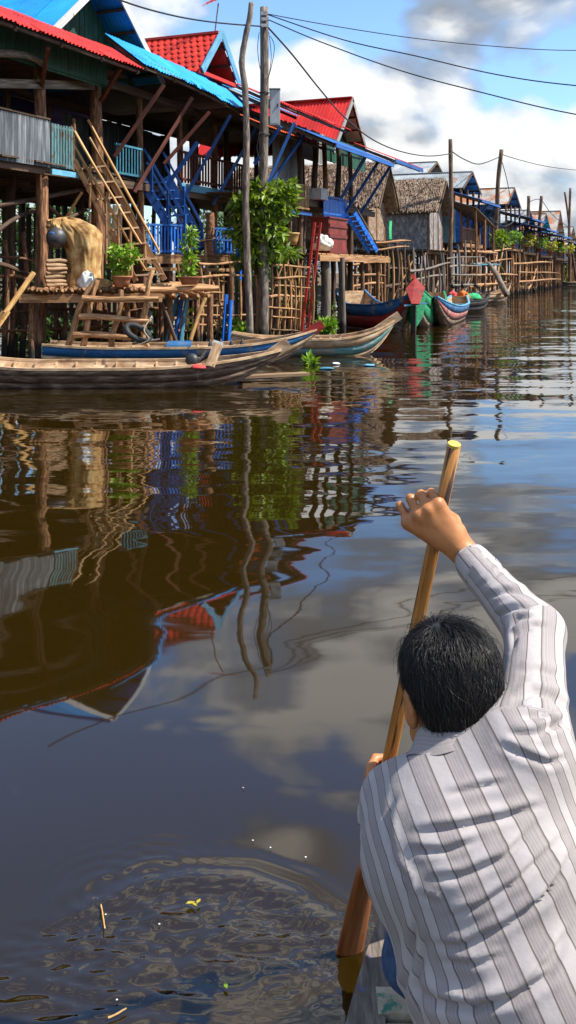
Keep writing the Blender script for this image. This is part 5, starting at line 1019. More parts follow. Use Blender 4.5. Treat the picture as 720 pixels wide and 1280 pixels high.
def vnormals(V, Q):
    fn = np.cross(V[Q[:, 2]]-V[Q[:, 0]], V[Q[:, 3]]-V[Q[:, 1]]); N_ = np.zeros_like(V)
    for i in range(4): np.add.at(N_, Q[:, i], fn)
    return N_/(np.linalg.norm(N_, axis=1)[:, None]+1e-12)
def to_obj(name, V, Q, mat, parent=None, attrs=None, **k):
    me = bpy.data.meshes.new(name); me.vertices.add(len(V)); me.vertices.foreach_set('co', V.astype(np.float32).ravel()); me.loops.add(len(Q)*4); me.loops.foreach_set('vertex_index', Q.astype(np.int32).ravel())
    me.polygons.add(len(Q)); me.polygons.foreach_set('loop_start', np.arange(0, len(Q)*4, 4, dtype=np.int32)); me.polygons.foreach_set('loop_total', np.full(len(Q), 4, np.int32)); me.update(calc_edges=True); me.validate()
    me.polygons.foreach_set('use_smooth', [True]*len(me.polygons)); me.materials.append(mat)
    for an, av in (attrs or {}).items(): at = me.attributes.new(an, 'FLOAT', 'POINT'); at.data.foreach_set('value', av.astype(np.float32))
    return obj(name, me, parent, **k)
def skin_mat(name, c1, c2):
    m, nt, b = new_mat(name); g = nt.nodes.new('ShaderNodeNewGeometry'); n = tnoise(nt, g.outputs['Position'], 28, 5, .6); nt.links.new(cramp(nt, n, [(.35, c1), (.65, c2)]), b.inputs['Base Color'])
    b.inputs['Roughness'].default_value = .48; b.inputs['Subsurface Weight'].default_value = .12; b.inputs['Subsurface Radius'].default_value = (.012, .005, .003); b.inputs['Subsurface Scale'].default_value = .6
    f = tnoise(nt, g.outputs['Position'], 260, 3, .6); bm = nt.nodes.new('ShaderNodeBump'); bm.inputs['Strength'].default_value = .25; bm.inputs['Distance'].default_value = .001; nt.links.new(f, bm.inputs['Height']); nt.links.new(bm.outputs[0], b.inputs['Normal']); return m
skin_mat('skin', (.38, .14, .045), (.54, .225, .078)); skin_mat('skin_far', (.30, .14, .07), (.40, .19, .09))
def shirt_mat():
    m, nt, b = new_mat('striped_shirt'); L = nt.links; at = nt.nodes.new('ShaderNodeAttribute'); at.attribute_name = 'stripe'
    f = math_n(nt, 'FRACT', math_n(nt, 'ADD', math_n(nt, 'DIVIDE', at.outputs['Fac'], .052), 20.0))
    Wt, Gr, Ln, Dk = (.425, .388, .375), (.272, .240, .230), (.338, .303, .292), (.115, .095, .083)
    st = [(0, Wt), (.40, Wt), (.425, Dk), (.445, Dk), (.46, Ln), (.53, Gr), (.555, Ln), (.61, Gr), (.635, Ln), (.69, Gr), (.715, Ln), (.80, Gr), (.84, Ln), (.915, Gr), (.945, Dk), (.962, Dk), (.985, Wt), (1, Wt)]
    c = cramp(nt, f, st); g = nt.nodes.new('ShaderNodeNewGeometry')
    n1 = tnoise(nt, g.outputs['Position'], 9, 4, .6); c = cmix(nt, 1.0, c, cramp(nt, n1, [(.3, (.93, .92, .93)), (.7, (1.04, 1.03, 1.03))]), 'MULTIPLY')
    L.new(c, b.inputs['Base Color']); b.inputs['Roughness'].default_value = .82; b.inputs['Specular IOR Level'].default_value = .25; b.inputs['Sheen Weight'].default_value = .15
    n2 = tnoise(nt, g.outputs['Position'], 26, 4, .55, (1, 1, 1)); n3 = tnoise(nt, g.outputs['Position'], 900, 2, .5); hh = math_n(nt, 'ADD', n2, math_n(nt, 'MULTIPLY', n3, .06))
    bm = nt.nodes.new('ShaderNodeBump'); bm.inputs['Strength'].default_value = .35; bm.inputs['Distance'].default_value = .006; L.new(hh, bm.inputs['Height']); L.new(bm.outputs[0], b.inputs['Normal']); return m
shirt_mat()
def hair_mat():
    m, nt, b = new_mat('hair_black'); g = nt.nodes.new('ShaderNodeNewGeometry'); c = cramp(nt, g.outputs['Random Per Island'], [(0, (.004, .0035, .0035)), (.8, (.011, .009, .008)), (1, (.03, .024, .02))])
    nt.links.new(c, b.inputs['Base Color']); b.inputs['Roughness'].default_value = .40; b.inputs['Specular IOR Level'].default_value = .42; return m
hair_mat()
surf('denim', [(.3, (.02, .045, .10)), (.6, (.05, .10, .20))], 60, (1, 1, 1), 'World', rough=.9, bump=.3, var=0)
surf('paddle_wood', [(.32, (.20, .07, .012)), (.5, (.40, .17, .035)), (.66, (.55, .28, .07))], 110, (1, 1, .045), 'Object', rough=.5, bump=.3, var=0, patch=((.030, .014, .007), .56, 60), pobj=True)
surf('blade_wood', [(.32, (.15, .040, .010)), (.5, (.30, .092, .024)), (.68, (.42, .16, .05))], 90, (1, 1, .05), 'Object', rough=.3, bump=.15, var=0, patch=((.05, .018, .010), .58, 40), pobj=True)
surf('end_grain', [(.3, (.48, .30, .05)), (.6, (.65, .45, .09))], 20, rough=.6, bump=.1, var=0)
surf('bow_paint', [(.3, (.30, .24, .16)), (.5, (.50, .42, .30)), (.7, (.66, .58, .44))], 18, (1, 1, 1), 'World', rough=.75, bump=.5, var=.1, patch=((.05, .22, .16), .57, 26))
surf('bow_wood', [(.3, (.06, .045, .036)), (.5, (.18, .145, .12)), (.7, (.36, .30, .25))], 55, (1, .12, 1), 'World', rough=.85, bump=.6, var=.12, patch=((.12, .12, .32), .62, 20))
# ---------------------------------------------------------------- the paddler
def v3(*a): return np.array(a, float)
pad_top, pad_bot = PX(568, 555, 1.85), PX(437, 1190, CZ*F/(1190-HOR))
def pad(t): return pad_top.lerp(pad_bot, t)
def npx(px, py, d): return np.array(PX(px, py, d))
HS = .875; head_c = npx(563, 862, 1.50); yaw, pitch, roll = R(12), R(-14), R(-4)
Hm = Matrix.Rotation(yaw, 3, 'Z') @ Matrix.Rotation(roll, 3, 'Y') @ Matrix.Rotation(pitch, 3, 'X'); HR = np.array(Hm)
def hp(x, y, z): return head_c+HR@(np.array([x, y, z])*HS)
sh_r, el_r, wr_r = npx(662, 936, 1.40), npx(668, 792, 1.62), npx(583, 694, 1.87)
sh_l, el_l, wr_l = npx(508, 1010, 1.49), npx(487, 1050, 1.73), np.array(pad(.615))+v3(-.03, -.075, -.015)
neck, chest, belly, hip = npx(578, 955, 1.44), npx(598, 1060, 1.39), npx(664, 1230, 1.33), np.array([.385, 1.30, .42])
gp = np.array(pad(.136)); sx_ = np.array((pad_bot-pad_top).normalized())
def hand_right(Fd):
    # back of the hand to the camera, knuckles up and left, fingers folded away round the shaft
    mcp = [npx(546, 630, 1.872), npx(534, 637, 1.866), npx(522, 644, 1.868), npx(511, 653, 1.876)]
    pip = [npx(539, 616, 1.890), npx(526, 618, 1.886), npx(513, 623, 1.888), npx(500, 632, 1.894)]
    dip = [npx(543, 622, 1.925), npx(529, 624, 1.924), npx(516, 630, 1.925), npx(506, 640, 1.925)]
    tip = [npx(553, 634, 1.934), npx(543, 639, 1.940), npx(532, 645, 1.942), npx(522, 652, 1.940)]
    for m_ in mcp: Fd.cap(wr_r, m_, .021, .0125, .012)
    Fd.cap(mcp[0], mcp[3], .013, .011, .012); Fd.cap((wr_r+mcp[3])/2, mcp[3], .017, .012, .01); Fd.cap((wr_r*1.2+mcp[0]*.8)/2, mcp[0], .018, .013, .01)
    for i in range(4):
        r = (.0090, .0092, .0090, .0082)[i]; Fd.cap(mcp[i], pip[i], r*1.12, r*.96, .002); Fd.cap(pip[i], dip[i], r, r*.92, .002); Fd.cap(dip[i], tip[i], r*.92, r*.78, .002); Fd.ell(mcp[i]+v3(0, -.003, .001), (.0115,)*3, None, .006); Fd.ell(pip[i], (r*1.08,)*3, None, .003)
    th0, th1, th2 = npx(572, 664, 1.875), npx(568, 650, 1.912), npx(556, 640, 1.930)
    Fd.cap(wr_r, th0, .019, .0155, .01); Fd.cap(th0, th1, .0145, .012, .005); Fd.cap(th1, th2, .012, .010, .003); Fd.cap(th2, npx(546, 650, 1.934), .010, .008, .003)
def hand_left(Fd):
    # grips the shaft lower down from the far side; knuckles towards the left
    c = np.array(pad(.615)); perp = np.cross(sx_, v3(0, 1, 0)); perp /= np.linalg.norm(perp); perp = perp if perp[0] > 0 else -perp; fwd = np.cross(perp, sx_); fwd = fwd if fwd[1] > 0 else -fwd
    kn = [c+sx_*(-.030+.021*i)-perp*.036-fwd*.004 for i in range(4)]
    for k_ in kn: Fd.cap(wr_l, k_, .021, .012, .012)
    for i in range(4):
        r = (.0095, .0098, .0094, .0085)[i]; a = kn[i]; b = c+sx_*(-.031+.021*i)-perp*.026+fwd*.024; d = c+sx_*(-.031+.021*i)+perp*.010+fwd*.030; e = c+sx_*(-.030+.021*i)+perp*.029+fwd*.010
        Fd.cap(a, b, r*1.1, r, .003); Fd.cap(b, d, r, r*.92, .002); Fd.cap(d, e, r*.92, r*.8, .002)
    t0 = c-sx_*.03-perp*.022-fwd*.028; t1 = c-sx_*.048+perp*.012-fwd*.026; Fd.cap(wr_l, t0, .018, .014, .008); Fd.cap(t0, t1, .0135, .0115, .003); Fd.cap(t1, c-sx_*.05+perp*.034-fwd*.008, .0115, .009, .002)
knee_r, foot_r = npx(624, 912, 1.72), np.array([.43, 1.93, .345]); knee_l, foot_l = np.array([.245, 1.64, .50]), np.array([.36, 1.74, .33])
hip_r, hip_l = hip+v3(.09, .03, -.02), hip+v3(-.09, .03, -.02)
def build_man():
    E = empty('person', Vector((hip[0], hip[1], .30)), 'man with black hair in a striped shirt paddling at the bow, seen from behind', 'person')
    Fd = Field((.04, 1.12, .26), (.70, 2.14, 1.20), .0037)
    # head: cranium, face, jaw, features
    Fd.ell(hp(0, -.012, .028), (0.0740*HS, 0.0920*HS, 0.0880*HS), HR, .01); Fd.ell(hp(0, .030, -.035), (0.0600*HS, 0.0660*HS, 0.0820*HS), HR, .02); Fd.ell(hp(0, .062, -.088), (0.0300*HS, 0.0260*HS, 0.0240*HS), HR, .02)
    for s_ in (-1, 1):
        Fd.ell(hp(.044*s_, .045, -.075), (0.0260*HS, 0.0400*HS, 0.0300*HS), HR, .02); Fd.ell(hp(.046*s_, .072, -.022), (0.0220*HS, 0.0200*HS, 0.0180*HS), HR, .012)
        Fd.ell(hp(.080*s_, -.004, -.018), (0.0110*HS, 0.0220*HS, 0.0350*HS), HR, .004); Fd.ell(hp(.090*s_, .000, -.012), (0.0050*HS, 0.0120*HS, 0.0180*HS), HR, .003, True); Fd.ell(hp(.031*s_, .103, .008), (0.0180*HS, 0.0140*HS, 0.0100*HS), HR, .008, True)
        Fd.ell(hp(.030*s_, .086, .006), (.0125,)*3, HR, .002)
    Fd.cap(hp(0, .094, .012), hp(0, .112, -.026), .008, .013, .008); Fd.ell(hp(0, .108, -.032), (0.0170*HS, 0.0120*HS, 0.0090*HS), HR, .006)
    Fd.cap(hp(-.020, .088, -.060), hp(.020, .088, -.060), .007, .007, .004); Fd.cap(hp(-.017, .086, -.072), hp(.017, .086, -.072), .008, .008, .004); Fd.cap(hp(-.024, .1, -.066), hp(.024, .1, -.066), .0025, .0025, .002)
    Fd.cap(hp(0, -.02, -.055), neck+v3(0, .02, .01), .054, .060, .02)
    # trunk and limbs (mostly under the clothes)
    Fd.cap(neck+v3(0, 0, -.03), chest, .06, .10, .03); Fd.cap(chest, belly, .105, .10, .03, ((1, 0, .1), 1.3)); Fd.cap(belly, hip, .10, .105, .03, ((1, 0, 0), 1.35))
    Fd.cap(neck+v3(.03, 0, -.04), sh_r, .05, .05, .03); Fd.cap(neck+v3(-.03, 0, -.05), sh_l, .05, .05, .03)
    Fd.cap(sh_r, el_r, .048, .038, .02); Fd.cap(el_r, wr_r, .038, .0245, .015); Fd.cap(sh_l, el_l, .048, .037, .02); Fd.cap(el_l, wr_l, .037, .024, .015)
    hand_right(Fd); hand_left(Fd)
    for h_, k_, f_ in ((hip_r, knee_r, foot_r), (hip_l, knee_l, foot_l)):
        Fd.cap(h_, k_, .075, .040, .03); Fd.cap(k_, f_, .040, .032, .015); Fd.cap(f_, f_+v3(-.02, .13, -.012), .032, .020, .015)
        for j in range(5): Fd.cap(f_+v3(-.045+.018*j, .12, -.014), f_+v3(-.05+.018*j, .165-.006*j, -.02), .009, .0075, .005)
    V, Q = Fd.mesh(1); to_obj('body', V, Q, M['skin'], E)
    # shirt
    Fs = Field((.02, 1.08, .42), (.72, 2.02, 1.16), .0048)
    up = npx(590, 1000, 1.405)
    Fs.cap(up, chest, .088, .118, .05, ((1, .0, .25), 1.28)); Fs.cap(chest, belly, .120, .122, .05, ((1, 0, .12), 1.32)); Fs.cap(belly, hip+v3(0, 0, .03), .124, .130, .04, ((1, 0, 0), 1.32))
    Fs.cap(neck+v3(.02, .0, -.018), sh_r+v3(-.01, 0, -.01), .058, .064, .05); Fs.cap(neck+v3(-.015, 0, -.03), sh_l, .056, .062, .05)
    Fs.cap(chest+v3(.05, .0, .02), sh_r+v3(-.02, .02, -.03), .085, .060, .06); Fs.cap(chest+v3(-.06, 0, .0), sh_l+v3(.02, 0, -.02), .085, .062, .05)
    Fs.cap(sh_r, el_r, .058, .047, .03); Fs.cap(el_r, el_r+(wr_r-el_r)*.86, .047, .035, .02)
    Fs.cap(sh_l, el_l, .062, .050, .03); Fs.cap(el_l, el_l+(wr_l-el_l)*.62, .050, .040, .015)
    Fs.cap(neck+v3(0, .02, .035), hp(0, -.02, -.05), .052, .052, .012, None)
    V, Q = Fs.mesh(2); N_ = vnormals(V, Q)
    # open the neck: drop what lies above the collar line, and open the cuffs
    nk = hp(0, -.02, -.06)-neck; nk /= np.linalg.norm(nk)
    # stripes: arc length round the trunk, or round the arm for the sleeves
    ax = neck-hip; ax /= np.linalg.norm(ax); lat = np.cross(v3(0, 1, 0), ax); lat /= np.linalg.norm(lat); lat = lat if lat[0] > 0 else -lat; bk = np.cross(ax, lat); bk = bk if bk[1] < 0 else -bk
    q = V-(hip+.0); q = q-np.outer(q@ax, ax); th = np.arctan2(q@lat, q@bk); la = q@lat; stripe = la+np.sign(la)*np.maximum(np.abs(la)-.09, 0)**1.25*2.2+.012+.17*((V-hip)@ax)
    def seg(a, b):
        ab = b-a; t = np.clip(((V-a)@ab)/(ab@ab), 0, 1); return np.linalg.norm(V-(a+t[:, None]*ab), axis=1), t
    def sleeve(a, b, c_, off, seamlen):
        nonlocal stripe
        d1, t1 = seg(a, b); d2, t2 = seg(b, c_); arm = (d1 < .078) & (((V-a)@(b-a))/np.linalg.norm(b-a) > seamlen) | (d2 < .075)
        for aa, bb, sel in ((a, b, arm & (d1 <= d2)), (b, c_, arm & (d2 < d1))):
            A_ = (bb-aa)/np.linalg.norm(bb-aa); e1 = np.cross(A_, ax); e1 /= np.linalg.norm(e1); e2 = np.cross(A_, e1); r_ = V-aa; stripe = np.where(sel, np.arctan2(r_@e1, r_@e2)*.058+off, stripe)
        return arm
    arm_r = sleeve(sh_r, el_r, wr_r, .01, .012); arm_l = sleeve(sh_l, el_l, wr_l, .02, .02)
    # folds: creases laid over the cloth, and fine drag wrinkles
    pxv = 360+V[:, 0]/V[:, 1]*F; pyv = HOR+(CZ-V[:, 2])/V[:, 1]*F; back = N_[:, 1] < .25
    zb = lambda *p: [(400+x/2.25, 850+y/2.25) for x, y in p]; za = lambda *p: [(400+x/2.25, 530+y/2.25) for x, y in p]
    folds = [(zb((255, 432), (390, 412), (520, 385), (625, 350)), 5.5, 7), (zb((350, 325), (440, 302), (525, 285)), 3.5, 6), (zb((245, 478), (350, 482), (450, 448)), 4, 6), (zb((300, 560), (400, 550), (520, 500), (615, 400)), 5, 7),
             (zb((350, 670), (450, 632), (560, 560), (690, 430)), 4.5, 6), (zb((300, 738), (400, 746), (520, 690), (620, 620), (705, 520)), 5, 7), (zb((330, 790), (440, 797), (520, 770)), 3.5, 6), (zb((262, 850), (330, 905), (430, 925), (540, 895), (640, 830), (700, 730)), 8, 9),
             (zb((275, 600), (340, 628)), 3, 5), (zb((240, 900), (258, 800), (270, 640)), 5, 6), (zb((290, 960), (275, 860), (300, 700)), 5, 6), (zb((500, 175), (560, 205), (640, 235), (700, 215)), 4.5, 6), (zb((215, 330), (190, 390), (200, 500)), 3.5, 6),
             (zb((200, 500), (240, 560), (250, 620)), 4, 6), (zb((530, 150), (600, 150), (690, 110)), 4, 6), (zb((600, 640), (660, 570), (715, 470)), 3, 6), (zb((560, 860), (640, 790), (710, 690)), 4, 7),
             (za((545, 775), (600, 752), (650, 765), (692, 805)), 6, 6), (za((540, 640), (552, 595), (600, 568), (640, 570)), 4.5, 5), (za((468, 492), (520, 470), (590, 478)), 4.5, 5), (za((490, 545), (540, 522), (610, 520)), 4, 5), (za((530, 590), (560, 548), (620, 545)), 3.5, 5),
             (za((560, 700), (610, 690), (685, 715)), 3, 6), (za((610, 890), (650, 850), (690, 840)), 4, 6), (za((430, 470), (500, 420), (520, 395)), 2.5, 4), (za((560, 820), (620, 815), (680, 860)), 4, 6)]
    disp = np.zeros(len(V))
    for pl, amp, sg in folds:
        D = np.full(len(V), 1e3); S_ = np.zeros(len(V)); T_ = np.zeros(len(V)); n_ = len(pl)-1
        for i, ((x0, y0), (x1, y1)) in enumerate(zip(pl, pl[1:])):
            dx, dy = x1-x0, y1-y0; t = np.clip(((pxv-x0)*dx+(pyv-y0)*dy)/(dx*dx+dy*dy), 0, 1); ex = pxv-x0-t*dx; ey = pyv-y0-t*dy; dd = np.hypot(ex, ey); s_ = np.sign(dx*ey-dy*ex); nr = dd < D; D = np.where(nr, dd, D); S_ = np.where(nr, s_, S_); T_ = np.where(nr, (i+t)/n_, T_)
        env = np.clip(np.minimum(T_, 1-T_)*4+.08, 0, 1); sd_ = D*S_
        sg = sg*.8; disp += np.where(back, amp*.00112*env*(-1.0*np.exp(-(sd_/(sg*.7))**2)+.95*np.exp(-((sd_+sg*1.7)/(sg*1.25))**2)+.35*np.exp(-((sd_-sg*2.0)/(sg*1.3))**2)), 0)
    w_ = np.zeros(len(V)); rs = np.random.RandomState(4)
    for _ in range(26):
        k_ = rs.normal(size=3)*np.array([26, 26, 55]); w_ += np.sin(V@k_+rs.uniform(0, 6.28))
    disp += w_*.00028
    V = V+N_*disp[:, None]
    keep = ((V-neck)@nk < .040) | (np.linalg.norm(V-neck, axis=1) > .088); cu = (wr_r-el_r)/np.linalg.norm(wr_r-el_r); keep &= ~(((V-wr_r)@cu > -.028) & (np.linalg.norm(V-wr_r, axis=1) < .09))
    fk = keep[Q].all(1); Q = Q[fk]; used = np.zeros(len(V), bool); used[Q.ravel()] = True; rm = np.cumsum(used)-1
    sh = to_obj('shirt', V[used], rm[Q], M['striped_shirt'], E, {'stripe': stripe[used]})
    # collar: a folded band round the neck
    cc = neck+nk*.018; e1 = np.cross(nk, v3(0, 1, 0)); e1 /= np.linalg.norm(e1); e2 = np.cross(nk, e1); prof = [(.054, -.012), (.056, .012), (.058, .022), (.062, .024), (.067, .012), (.075, -.008), (.082, -.018)]; CV = []; CQ = []; m_ = 56
    for i in range(m_):
        a = 6.28319*i/m_; wob = 1+.035*math.sin(3*a+1)+.02*math.sin(7*a)
        for r_, h_ in prof: CV.append(cc+e1*(math.cos(a)*r_*wob*1.02)+e2*(math.sin(a)*r_*wob*1.02)+nk*(h_+.004*math.sin(5*a)))
    p_ = len(prof)
    for i in range(m_):
        for j in range(p_-1): CQ.append((i*p_+j, ((i+1) % m_)*p_+j, ((i+1) % m_)*p_+j+1, i*p_+j+1))
    CV = np.array(CV); to_obj('collar', CV, np.array(CQ), M['striped_shirt'], E, {'stripe': np.repeat(np.linspace(.021, .021+.0, m_), p_)+np.tile(np.array([0, 0, 0, .002, .004, .018, .02]), m_)})
    # cuff
    for w_c, e_c, rr in ((wr_r, el_r, .0345), (wr_l, el_l, .041)):
        A_ = (w_c-e_c)/np.linalg.norm(w_c-e_c); f_ = -.052 if w_c is wr_r else -.115; e1 = np.cross(A_, v3(0, 0, 1)); e1 /= np.linalg.norm(e1); e2 = np.cross(A_, e1); CV = []; CQ = []; prof = [(rr*.86, .030), (rr*1.0, .031), (rr*1.05, .020), (rr*1.10, -.02), (rr*1.12, -.026), (rr*1.0, -.03)]; p_ = len(prof)
        for i in range(40):
            a = 6.28319*i/40
            for r_, h_ in prof: CV.append(w_c+A_*(f_+h_)+(e1*math.cos(a)+e2*math.sin(a))*r_*(1+.03*math.sin(4*a)))
        for i in range(40):
            for j in range(p_-1): CQ.append((i*p_+j, ((i+1) % 40)*p_+j, ((i+1) % 40)*p_+j+1, i*p_+j+1))
        to_obj('cuff', np.array(CV), np.array(CQ), M['striped_shirt'], E, {'stripe': np.repeat(np.linspace(0, .21, 40), p_)})
    # trousers
    Ft = Field((.05, 1.08, .26), (.75, 1.95, .72), .007); Ft.cap(belly+v3(.01, .03, -.13), hip, .11, .122, .03, ((1, 0, 0), 1.3))
    for h_, k_, f_ in ((hip_r, knee_r, foot_r), (hip_l, knee_l, foot_l)): (Ft.cap(h_, k_, .09, .066, .03), Ft.cap(k_, k_+(f_-k_)*.8, .064, .05, .02)) if k_ is knee_l else Ft.cap(h_, h_+(k_-h_)*.72, .09, .066, .03)
    Ft.cap(npx(520, 1110, 1.47), npx(516, 1200, 1.50), .03, .05, .03)
    V, Q = Ft.mesh(2); to_obj('trousers', V, Q, M['denim'], E)
    # hair: dark cap and locks that fall from the crown
    Fh = Field(head_c-.16, head_c+.16, .0045); Fh.ell(hp(0, -.014, .034), (.0705, .085, .075), HR, .01); Fh.ell(hp(0, -.040, -.005), (.066, .058, .062), HR, .02); Fh.ell(hp(0, -.043, -.045), (.046, .038, .044), HR, .02); Fh.ell(hp(0, .100, -.050), (.085, .085, .090), HR, .012, True)
    for s_ in (-1, 1): Fh.ell(hp(.090*s_, .006, -.036), (.030, .034, .046), HR, .008, True)
    V, Q = Fh.mesh(1); N_ = vnormals(V, Q); hc = to_obj('hair', V, Q, M['hair_black'], E)
    rs = np.random.RandomState(11); L_ = (V-head_c)@HR; Nl = N_@HR; crown = np.array([-.016, -.022, .102]); SV = []; SQ = []
    dd = np.linalg.norm(V-head_c, axis=1); pick = rs.choice(len(V), 17000)
    for vi in pick:
        p = V[vi].copy(); n0 = N_[vi]; l0 = L_[vi]
        if np.linalg.norm((l0-np.array([0, -.014, .034])*HS)/np.array([.0705, .085, .075])) < .965: continue
        if l0[2] < -.06 and rs.rand() < .5: continue
        if abs(l0[0]) > .046 and l0[2] < .022 and l0[1] > -.045: continue
        if abs(l0[0]) > .04 and (Nl[vi][0]*np.sign(l0[0]) < .35 and l0[2] < .04 or (l0[2] < .03 and l0[1] > -.02)): continue
        d_ = l0-crown; d_ = d_/(np.linalg.norm(d_)+1e-6); sw = .9*math.sin(l0[0]*38+l0[1]*22)+.5*math.sin(l0[0]*71+3); dirl = d_+np.array([.22*sw-.15, .1*math.cos(l0[0]*45), -.45 if l0[1] < .02 else -.05])
        if l0[1] > -.02 and l0[2] > .06: dirl += np.array([.5*math.sin(l0[0]*60+2), .35, .12])
        dirw = HR@dirl; dirw = dirw-n0*(dirw@n0); dirw /= np.linalg.norm(dirw)+1e-9
        ln_ = rs.uniform(.028, .058)*(1.0 if l0[2] > -.01 else .6 if l0[2] > -.04 else .3); sidev = np.cross(n0, dirw); r_ = rs.uniform(.00028, .0006); lift = (rs.uniform(.001, .006)+(rs.rand() < .05)*.006)*(1.7 if l0[2] > .07 else 1); b0 = len(SV); cv = rs.normal()*.22
        for j in range(5):
            t = j/4; c_ = p+dirw*ln_*t+n0*(lift*math.sin(min(1, t*1.15)*2.4)-.42*(ln_*t)**2/.085-.0006)+sidev*cv*ln_*t*t; rr = r_*(1-.75*t)
            SV += [c_+sidev*rr*1.6, c_+n0*rr*1.2, c_-sidev*rr*1.6]
        for j in range(4):
            a = b0+j*3
            SQ += [(a, a+1, a+4, a+3), (a+1, a+2, a+5, a+4), (a+2, a, a+3, a+5)]
    o_ = to_obj('hair_locks', np.array(SV), np.array(SQ), M['hair_black'], hc, kind='stuff')
    return E
build_man()
# paddle
def build_paddle():
    E = empty('paddle', pad_bot, 'long wooden paddle with dark scorched marks held upright by the man', 'paddle'); d = (pad_bot-pad_top); L_ = d.length; d.normalize()
    x = Vector((1, .25, 0)); x = (x-d*x.dot(d)).normalized(); y = d.cross(x)
    def ring(t, rx, ry, n=20): c = pad_top+d*t; return [c+x*(rx*math.cos(6.28319*i/n))+y*(ry*math.sin(6.28319*i/n)) for i in range(n)]
    def loft(name, st, mat):
        V = []; Fc = []
        for s in st: V += ring(*s)
        for i in range(len(st)-1):
            for j in range(20): a = i*20+j; b = i*20+(j+1) % 20; Fc.append((a, a+20, b+20, b))
        Fc += [tuple(range(20)), tuple((len(st)-1)*20+j for j in range(19, -1, -1))]
        W_ = Matrix(((x.x, y.x, d.x, pad_top.x), (x.y, y.y, d.y, pad_top.y), (x.z, y.z, d.z, pad_top.z), (0, 0, 0, 1))); Wi = W_.inverted()
        return obj(name, mesh(name, [Wi @ q for q in V], Fc, mat, False if name == 'end_cap' else True), E, W_)
    loft('shaft', [(0.004, .0130, .0130), (.3, .0135, .0135), (.7, .0145, .0145), (L_*.70, .0165, .016), (L_*.78, .020, .016)], M['paddle_wood'])
    loft('blade', [(L_*.775, .0195, .0155), (L_*.82, .024, .014), (L_*.9, .030, .012), (L_*.99, .034, .011), (L_*1.1, .038, .010), (L_*1.25, .036, .008), (L_*1.30, .026, .006)], M['blade_wood'])
    loft('end_cap', [(-.001, .0126, .0126), (.0045, .0131, .0131)], M['end_grain'])
build_paddle()
# the boat he sits in: weathered bow boards
def build_own_boat():
    bow = Vector((.43, 2.08, 0)); st = Vector((.36, -1.6, 0)); E, P = boat('weathered canoe carrying the man, only its left edge showing', st, bow, .88, .30, .05, .05, [(0, .3, 'bow_wood'), (.3, .65, 'bow_wood'), (.65, 1, 'bow_wood')], inner='bow_wood', rail='bow_wood', thw=2, ns=40, group=None, deck=False, bowp=.45)
    bar('seat_board', Vector((.0, 1.3, .285)), Vector((.76, 1.3, .285)), .34, .03, M['bow_wood'], E)
    for i in range(4): a = P(.80+.045*i, .02, 1, .0); b = P(.80+.045*i, .02, -1, .0); bar('bow_board', a+Z*.03, b+Z*.03, .155, .02, M['bow_paint'], E)
    return E
build_own_boat()
# ---------------------------------------------------------------- three far people in the black boat
def far_person(label, p, face, shirt, seed, arm):
    E = empty('person', p, label, 'person', 'people in the black boat'); c, s_ = math.cos(face), math.sin(face); q = lambda x, y, z: np.array([p.x+x*c-y*s_, p.y+x*s_+y*c, p.z+z])
    Fb = Field(np.array(p)-v3(.5, .5, .08), np.array(p)+v3(.5, .5, .98), .018); Fb.ell(q(0, .04, .80), (.085, .09, .115), None, .02); Fb.cap(q(0, .02, .68), q(0, 0, .56), .045, .06, .03); Fb.cap(q(0, 0, .50), q(0, -.02, .12), .12, .13, .04)
    Fs = Field(np.array(p)-v3(.5, .5, .08), np.array(p)+v3(.5, .5, .98), .018); Fs.cap(q(0, 0, .52), q(0, -.02, .14), .14, .15, .04)
    for k in (-1, 1):
        e = q(.24*k, .08, .36); h = q(.2*k, .28, .30+arm*(k > 0)); Fb.cap(q(.15*k, 0, .54), e, .05, .04, .03); Fb.cap(e, h, .038, .028, .02); Fb.ell(h, (.035,)*3, None, .02); Fs.cap(q(.14*k, 0, .54), e, .065, .058, .03)
        kn = q(.16*k, .38, .26); Fb.cap(q(.09*k, 0, .10), kn, .08, .055, .03); Fb.cap(kn, q(.13*k, .42, .03), .05, .035, .02)
    V, Q = Fb.mesh(1); to_obj('body', V, Q, M['skin_far'], E); V, Q = Fs.mesh(1); to_obj('shirt', V, Q, M[shirt], E)
    Fh = Field(np.array(p)-v3(.5, .5, .08), np.array(p)+v3(.5, .5, 1.0), .018); Fh.ell(q(0, .02, .83), (.095, .10, .105), None, .02); V, Q = Fh.mesh(1); to_obj('hair', V, Q, M['hair_black'], E)
q7 = lambda t: Vector(P7(t, .5, 1, -.5))+Z*.02
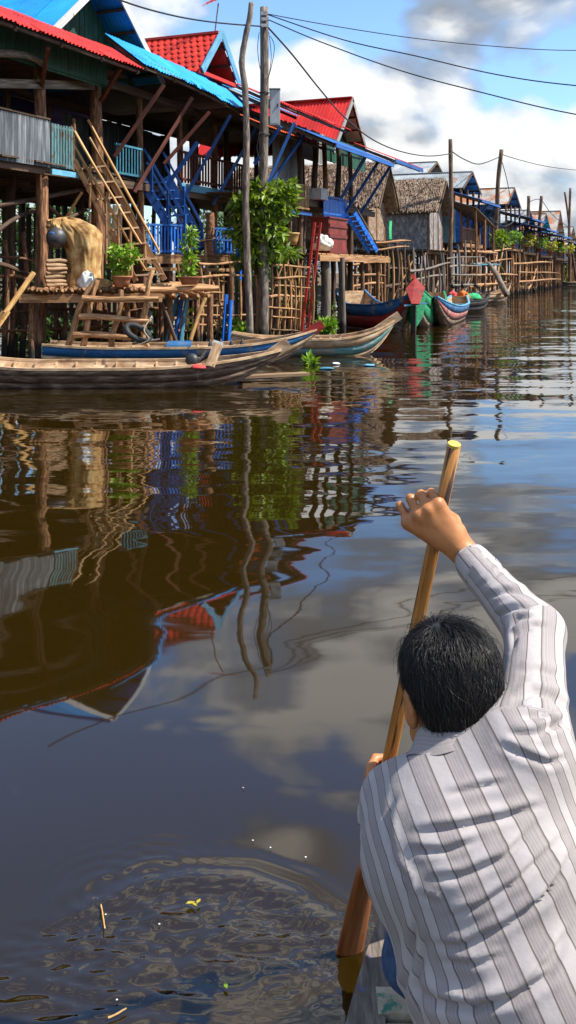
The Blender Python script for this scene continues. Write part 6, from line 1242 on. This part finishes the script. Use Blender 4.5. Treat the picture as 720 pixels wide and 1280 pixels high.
for t, lb, fc, shm, ar in ((.30, 'person in a red shirt sitting at the left in the black boat', .6, 'red_cloth', .0), (.48, 'person in an orange shirt sitting mid black boat', -.4, 'orange_cloth', .1), (.74, 'person in a dark shirt sitting at the right in the black boat', 1.2, 'hull_dark', .2)):
    p = P7(t, .45, 1).lerp(P7(t, .45, -1), .5); p.z = .16; far_person(lb, p, fc, shm, 3, ar)
blob_mesh('bundle', P7(.6, .3, 1).lerp(P7(.6, .3, -1), .3)+Z*.22, (.3, .2, .22), M['green_cloth'], 61, 12, .15, label='bright green bundle between the people in the black boat', cat='bundle')
# ---------------------------------------------------------------- leaves and bits floating near the blade
def bits():
    def leaf(px, py, l, mat, ang, label, n):
        d = CZ*F/(py-HOR); p = Vector((*PX(px, 0, d)[:2], .009)); a = Vector((math.cos(ang), math.sin(ang), 0)); s_ = Vector((-a.y, a.x, 0)); V = [p-a*l*.5, p-a*l*.2+s_*l*.2+Z*.001, p+a*l*.15+s_*l*.18, p+a*l*.5, p+a*l*.15-s_*l*.18, p-a*l*.2-s_*l*.2+Z*.001]
        slab('floating_leaf', V, .0012, M[mat], label=label, cat='leaf', group='leaves floating near the paddle')
    leaf(282, 1237, .022, 'leaf_light', 1.9, 'bright green leaf floating nearest the camera', 0)
    for i, (px, py, l, a) in enumerate(((238, 1133, .024, .3), (248, 1131, .020, 1.2), (243, 1135, .018, 2.4))): leaf(px, py, l, 'leaf_yellow', a, f'{("left", "right", "lower")[i]} leaf of the yellow cluster on the churned water', 0)
    for i, (px, py) in enumerate(((199, 1158), (132, 1146), (304, 987), (382, 1074), (316, 1053), (338, 1062), (146, 1253))):
        d = CZ*F/(py-HOR); blob_mesh('floating_speck', Vector((*PX(px, 0, d)[:2], .006)), (.0022, .0022, .0010), M['white_sack'], 90+i, 6, .2, label='tiny pale speck floating on the dark water', cat='debris', group='specks on the near water')
    for i, (a, b, lb) in enumerate((((126, 1135), (131, 1165), 'thin upright twig floating left on the churned water'), ((135, 1277), (158, 1265), 'thin tan twig floating at the bottom edge'))):
        pa = Vector((*PX(a[0], 0, CZ*F/(a[1]-HOR))[:2], .008)); pb2 = Vector((*PX(b[0], 0, CZ*F/(b[1]-HOR))[:2], .008)); rod('floating_twig', pa, pb2, .0022, M['bamboo'], None, 1, label=lb, cat='twig')
bits()
